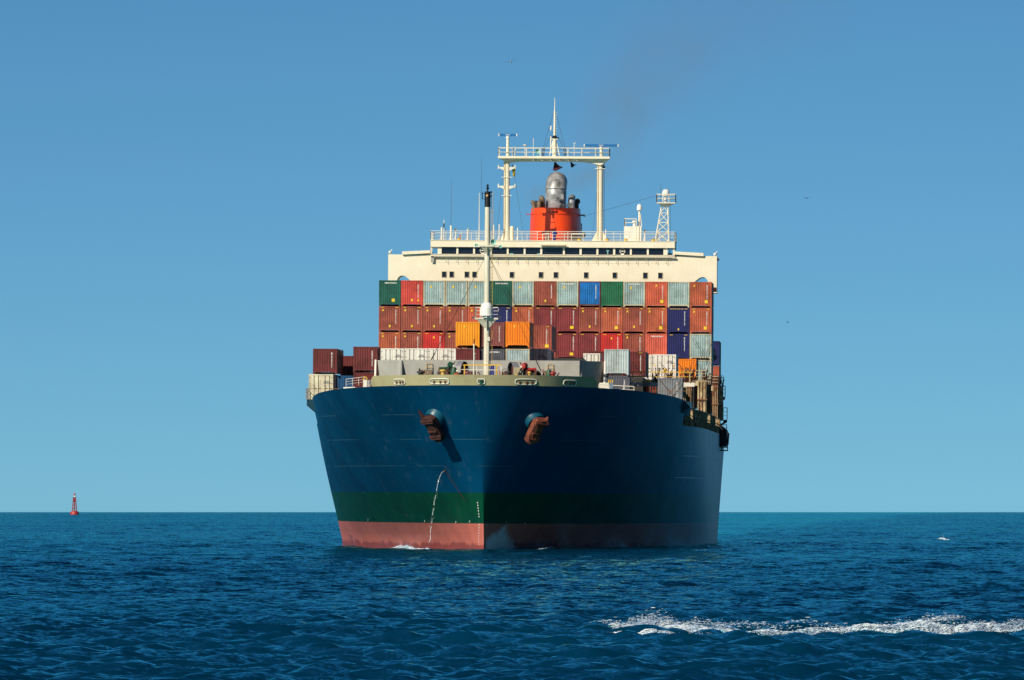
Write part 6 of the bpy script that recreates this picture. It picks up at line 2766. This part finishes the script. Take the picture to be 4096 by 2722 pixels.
def foam_ridge(name, pix, heights, width, label, spray, seg=260, count=4000, size=0.05):
    """breaking crest along a line of sea points: thousands of froth lumps heaped on a low mound, plus flung drops"""
    pts = np.array([SEA(px, py)[:] for px, py in pix])
    hs = np.array(heights)
    iv, jf = ico()
    n1, n2 = smooth_noise(seg, 9), smooth_noise(seg, 2)
    dens = (0.6 + 0.7 * n1) * (0.4 + n2) * np.interp(np.linspace(0, len(pix) - 1, seg), range(len(pix)), hs / hs.max())
    dens /= dens.sum()
    t = rng.choice(seg, count, p=dens) + rng.rand(count)
    u = t / seg * (len(pix) - 1)
    k = np.clip(u.astype(int), 0, len(pix) - 2)
    f = (u - k)[:, None]
    c = pts[k] * (1 - f) + pts[k + 1] * f
    h = (hs[k] * (1 - f[:, 0]) + hs[k + 1] * f[:, 0]) * (0.45 + 0.75 * np.interp(t, range(seg), n1))
    v = np.clip(rng.normal(0, 0.5, count), -1, 1)
    c[:, 1] += v * width
    prof = np.clip(1 - np.abs(v) ** 1.5, 0, 1)
    zz = h * prof * rng.rand(count) ** 0.55
    rad = size * (0.35 + 0.9 * rng.rand(count) ** 2)
    for px_, py_, n, hgt, sprd in spray:
        s = SEA(px_, py_)
        dx = rng.normal(0, sprd, n)
        add = np.stack([s.x + dx, s.y + rng.normal(0, 0.5, n), np.full(n, s.z)], 1)
        c = np.vstack([c, add])
        zz = np.concatenate([zz, 0.08 + np.abs(rng.normal(0, hgt, n)) * np.exp(-(dx / sprd) ** 2 * 0.3)])
        rad = np.concatenate([rad, 0.008 + 0.022 * rng.rand(n) ** 3])
    d2 = (c[:, 0] - CX) ** 2 + (c[:, 1] - CY) ** 2
    base = sea_height(c[:, 0], c[:, 1], np.maximum(0.00125 * np.sqrt(d2), 0.25)) - d2 / (2 * RE)
    c[:, 2] = base + zz
    N_ = len(c)
    st = np.stack([1.2 + 4.0 * rng.rand(N_) ** 2, 1.0 + 1.2 * rng.rand(N_), 0.30 + 0.30 * rng.rand(N_)], 1) * rad[:, None]
    jit = 1 + 0.35 * (rng.rand(N_, len(iv), 1) - 0.5)
    V = c[:, None, :] + iv[None] * jit * st[:, None, :]
    F = jf[None] + (np.arange(N_) * len(iv))[:, None, None]
    me = bpy.data.meshes.new(name)
    me.vertices.add(V.shape[0] * V.shape[1])
    me.vertices.foreach_set('co', V.reshape(-1).astype(np.float32))
    Fl = F.reshape(-1, 3).astype(np.int32)
    me.loops.add(Fl.size)
    me.loops.foreach_set('vertex_index', Fl.ravel())
    me.polygons.add(len(Fl))
    me.polygons.foreach_set('loop_start', np.arange(0, Fl.size, 3, dtype=np.int32))
    me.polygons.foreach_set('use_smooth', np.ones(len(Fl), dtype=bool))
    me.update(calc_edges=True)
    me.materials.append(FOAM)
    o = link(name, me)
    o['label'] = label
    o['category'] = 'foam'
    o['kind'] = 'stuff'
    return o


foam_ridge('breaking_wave', [(2450, 2531), (2600, 2529), (2800, 2534), (2980, 2538), (3200, 2540), (3450, 2536), (3620, 2536), (3740, 2537), (3830, 2538), (3960, 2536), (4150, 2534)],
           [0.14, 0.28, 0.22, 0.14, 0.14, 0.15, 0.13, 0.15, 0.14, 0.13, 0.15], 1.9, 'long white breaking wave crest at the lower right',
           [(2500, 2531, 350, 0.10, 0.5), (2620, 2528, 900, 0.16, 0.6), (2780, 2530, 500, 0.10, 0.8), (3000, 2534, 300, 0.06, 1.0), (3300, 2532, 250, 0.06, 1.2),
            (3640, 2532, 400, 0.08, 0.35), (3700, 2532, 600, 0.12, 0.4), (3790, 2532, 400, 0.09, 0.35), (3783, 2530, 50, 0.18, 0.03), (3950, 2534, 300, 0.06, 0.6), (4080, 2533, 400, 0.08, 0.5)], seg=420, count=21000, size=0.028)
foam_ridge('foam_wash', [(2400, 2552), (2520, 2554), (2700, 2553), (2850, 2552), (2960, 2550)], [0.12, 0.20, 0.17, 0.12, 0.04], 1.2,
           'flat band of white wash in front of the breaking crest', [(2440, 2550, 350, 0.07, 0.35), (2560, 2551, 350, 0.06, 0.6), (2730, 2550, 250, 0.05, 0.7)], seg=170, count=6500, size=0.027)
foam_ridge('bow_foam', [(1520, 2196), (1600, 2197), (1680, 2200), (1752, 2204)], [0.08, 0.26, 0.20, 0.06], 1.0,
           'pale strip of foam along the left waterline of the ship', [(1640, 2198, 200, 0.12, 0.8)], seg=90, count=800, size=0.07)
foam_ridge('waterline_foam', [(2000, 2204), (2200, 2201), (2450, 2194), (2700, 2186), (2855, 2180)], [0.10, 0.16, 0.12, 0.12, 0.2], 0.8,
           'sparse specks of foam along the shaded right waterline', [], seg=200, count=420, size=0.05)
foam_ridge('whitecap', [(3755, 2160), (3775, 2161), (3800, 2164)], [0.08, 0.26, 0.06], 0.9, 'single small whitecap far out on the right', [(3780, 2160, 60, 0.25, 0.35)], seg=40, count=260, size=0.09)


# ------------------------------------------------------------------ red channel buoy
def buoy():
    b = SEA(298, 2060)
    r = thing('channel_buoy', 'red lattice navigation buoy on the horizon at the left', 'buoy', b, 0, None, False)
    sc = 4200 / 41800.0
    d = math.hypot(b.x - CX, b.y - CY)
    u = d / FPX           # metres per photo pixel there
    m = MB()
    m.lathe([(13 * u, -6 * u), (17.5 * u, -2 * u), (17.5 * u, 8 * u), (15 * u, 13 * u), (6 * u, 15 * u)], (0, 0, 0), 20)
    m.build('float', BUOYR, r, smooth=True)
    m = MB()
    legs = []
    for sx, sy in ((-1, -1), (1, -1), (1, 1), (-1, 1)):
        p, q = Vector((sx * 9 * u, sy * 9 * u, 13 * u)), Vector((sx * 4.6 * u, sy * 4.6 * u, 68 * u))
        legs.append((p, q))
        m.tube(p, q, 1.1 * u, n=6)
    for i in range(4):
        (p, q), (p2, q2) = legs[i], legs[(i + 1) % 4]
        for k in range(4):
            m.tube(p.lerp(q, k / 4), p2.lerp(q2, (k + 1) / 4), 0.7 * u, n=5)
            m.tube(p.lerp(q, (k + 1) / 4), p2.lerp(q2, (k + 1) / 4), 0.9 * u, n=5)
    m.build('lattice', BUOYR, r)
    m = MB()
    m.box(-4.4 * u, 4.4 * u, -4.4 * u, 4.4 * u, 52 * u, 69 * u)
    m.tube((0, 0, 13 * u), (0, 0, 52 * u), 2.0 * u, n=8)
    m.build('day_board', BUOYR, r)
    m = MB()
    m.box(-9 * u, 9 * u, -2 * u, 2 * u, 69 * u, 70.5 * u)
    m.build('platform', DARK, r)
    m = MB()
    m.lathe([(2.2 * u, 70.5 * u), (2.6 * u, 73 * u), (1.6 * u, 77 * u)], (0, 0, 0), 10)
    m.build('lantern', DOMEW, r)
    m = MB()
    m.lathe([(1.2 * u, 77 * u), (4.6 * u, 79 * u), (3.6 * u, 83 * u), (0.0, 88 * u)], (0, 0, 0), 12)
    m.build('topmark', BUOYR, r)


buoy()


# ------------------------------------------------------------------ birds
def bird(px, py, dist, span, label, roll, dark, yaw=0.0, droop=0.0, fold=1.0):
    k = (px - 2048) / FPX
    x = CX - dist * math.sin(PSI) + k * dist
    y = CY + dist * math.cos(PSI) + k * dist * math.sin(PSI)
    z = EYE + (EYE_PY - py) * dist / FPX
    r = thing('seabird', label, 'bird', (x, y, z), yaw, None, False)
    r.rotation_euler = (0, roll, yaw)
    h = span / 2
    m = MB()
    bl = span * 0.40
    prof = [(0.0, -bl * 0.55), (0.055 * span * 0.5, -bl * 0.45), (0.11 * span * 0.55, -bl * 0.1), (0.10 * span * 0.55, bl * 0.15), (0.045 * span * 0.6, bl * 0.32), (0.05 * span * 0.6, bl * 0.42), (0.012 * span, bl * 0.5), (0.0, bl * 0.58)]
    m.lathe(prof, (0, 0, 0), 12, (0, -1, 0))
    m.build('body', BIRDK if dark else GULLW, r, smooth=True)
    for s_ in (-1, 1):
        m = MB()
        secs = [(0.03, 0.0, 0.20), (0.16, 0.13 * fold, 0.21), (0.40, 0.20 * fold - droop * 0.3, 0.17), (0.70, 0.17 * fold - droop, 0.11), (1.0, 0.10 * fold - 2 * droop, 0.02)]
        vs = []
        for u, zz, c in secs:
            yy = 0.10 * (u - 0.3) ** 2 * 2
            th = 0.03 * (1.15 - u)
            for dy, dz in ((-c * 0.5, 0), (0.0, th), (c * 0.5, 0.0), (0.0, -th * 0.4)):
                vs.append((s_ * u * h, (yy + dy) * h, (zz + dz) * h))
        fs = []
        for i in range(len(secs) - 1):
            for j in range(4):
                q = (j + 1) % 4
                fs.append((i * 4 + j, i * 4 + q, (i + 1) * 4 + q, (i + 1) * 4 + j))
        fs += [(0, 1, 2, 3), (19, 18, 17, 16)]
        m.add(vs, fs)
        m.build('wing', BIRDK if dark else GULLG, r, smooth=True)
    m = MB()
    m.slab([(-0.05 * span, bl * 0.45), (0.05 * span, bl * 0.45), (0.07 * span, bl * 0.8), (-0.07 * span, bl * 0.8)], -0.01 * span, 0.01 * span)
    m.build('tail', BIRDK if dark else GULLW, r)


bird(2044, 248, 900, 1.25, 'pale gull gliding high above the ship', -0.36, False)
bird(3226, 794, 1150, 1.05, 'dark bird flying level, right of the ship', 0.0, True, 0.0, 0.06)
bird(3151, 1291, 1300, 0.62, 'tiny dark bird seen side on, lower right of the other', 0.5, True, 1.2, -0.1, 1.6)


# ------------------------------------------------------------------ funnel smoke
def smoke():
    blobs = [  # px, py, radius (m) across, radius up, density
        (2128, 806, 0.7, 0.7, 1.0), (2160, 772, 1.5, 1.2, 0.5), (2300, 735, 2.3, 1.1, 0.36), (2370, 700, 2.2, 1.2, 0.30), (2420, 640, 2.6, 2.2, 0.18),
        (2450, 520, 3.8, 4.0, 0.14), (2540, 390, 4.6, 4.0, 0.13), (2640, 260, 5.6, 4.6, 0.10), (2760, 170, 6.5, 5.0, 0.075), (2950, 80, 8.5, 5.0, 0.05), (3200, 20, 9.0, 5.0, 0.035)]
    Yc = 226.0
    m = MB()
    lo, hi = P(2070, 860, Yc), P(3420, -60, Yc)
    m.box(lo.x, hi.x, Yc - 8.0, Yc + 8.0, lo.z, hi.z + 3)
    mt = bpy.data.materials.new('exhaust_smoke')
    mt.use_nodes = True
    nt = mt.node_tree
    N, L = nt.nodes, nt.links
    N.clear()
    out = N.new('ShaderNodeOutputMaterial')
    pv = N.new('ShaderNodeVolumePrincipled')
    pv.inputs['Color'].default_value = (0.50, 0.42, 0.38, 1)
    pv.inputs['Anisotropy'].default_value = 0.1
    g = N.new('ShaderNodeNewGeometry')
    ns = N.new('ShaderNodeTexNoise')
    ns.inputs['Scale'].default_value = 0.28
    ns.inputs['Detail'].default_value = 4
    L.new(g.outputs['Position'], ns.inputs['Vector'])
    total = None
    for px, py, rx, rz, dn in blobs:
        c = P(px, py, Yc)
        mp = N.new('ShaderNodeVectorMath')
        mp.operation = 'SUBTRACT'
        L.new(g.outputs['Position'], mp.inputs[0])
        mp.inputs[1].default_value = c
        ml = N.new('ShaderNodeVectorMath')
        ml.operation = 'MULTIPLY'
        L.new(mp.outputs[0], ml.inputs[0])
        ry = (rx + rz) / 2
        ml.inputs[1].default_value = (1 / rx, 1 / min(ry, 4.0), 1 / rz)
        dt = N.new('ShaderNodeVectorMath')
        dt.operation = 'DOT_PRODUCT'
        L.new(ml.outputs[0], dt.inputs[0])
        L.new(ml.outputs[0], dt.inputs[1])
        ng = N.new('ShaderNodeMath')
        ng.operation = 'MULTIPLY'
        ng.inputs[1].default_value = -1.0
        L.new(dt.outputs['Value'], ng.inputs[0])
        ex = N.new('ShaderNodeMath')
        ex.operation = 'EXPONENT'
        L.new(ng.outputs[0], ex.inputs[0])
        am = N.new('ShaderNodeMath')
        am.operation = 'MULTIPLY'
        am.inputs[1].default_value = dn
        L.new(ex.outputs[0], am.inputs[0])
        if total is None:
            total = am.outputs[0]
        else:
            ad = N.new('ShaderNodeMath')
            ad.operation = 'ADD'
            L.new(total, ad.inputs[0])
            L.new(am.outputs[0], ad.inputs[1])
            total = ad.outputs[0]
    rp = N.new('ShaderNodeMapRange')
    rp.inputs[1].default_value = 0.32
    rp.inputs[2].default_value = 0.7
    rp.inputs[3].default_value = 0.15
    rp.inputs[4].default_value = 1.6
    L.new(ns.outputs['Fac'], rp.inputs[0])
    fm = N.new('ShaderNodeMath')
    fm.operation = 'MULTIPLY'
    L.new(total, fm.inputs[0])
    L.new(rp.outputs[0], fm.inputs[1])
    f2 = N.new('ShaderNodeMath')
    f2.operation = 'MULTIPLY'
    f2.inputs[1].default_value = 0.16
    L.new(fm.outputs[0], f2.inputs[0])
    L.new(f2.outputs[0], pv.inputs['Density'])
    L.new(pv.outputs[0], out.inputs['Volume'])
    o = m.build('smoke', mt)
    o['label'] = 'thin dark funnel smoke drifting up to the right'
    o['category'] = 'smoke'
    o['kind'] = 'stuff'


smoke()
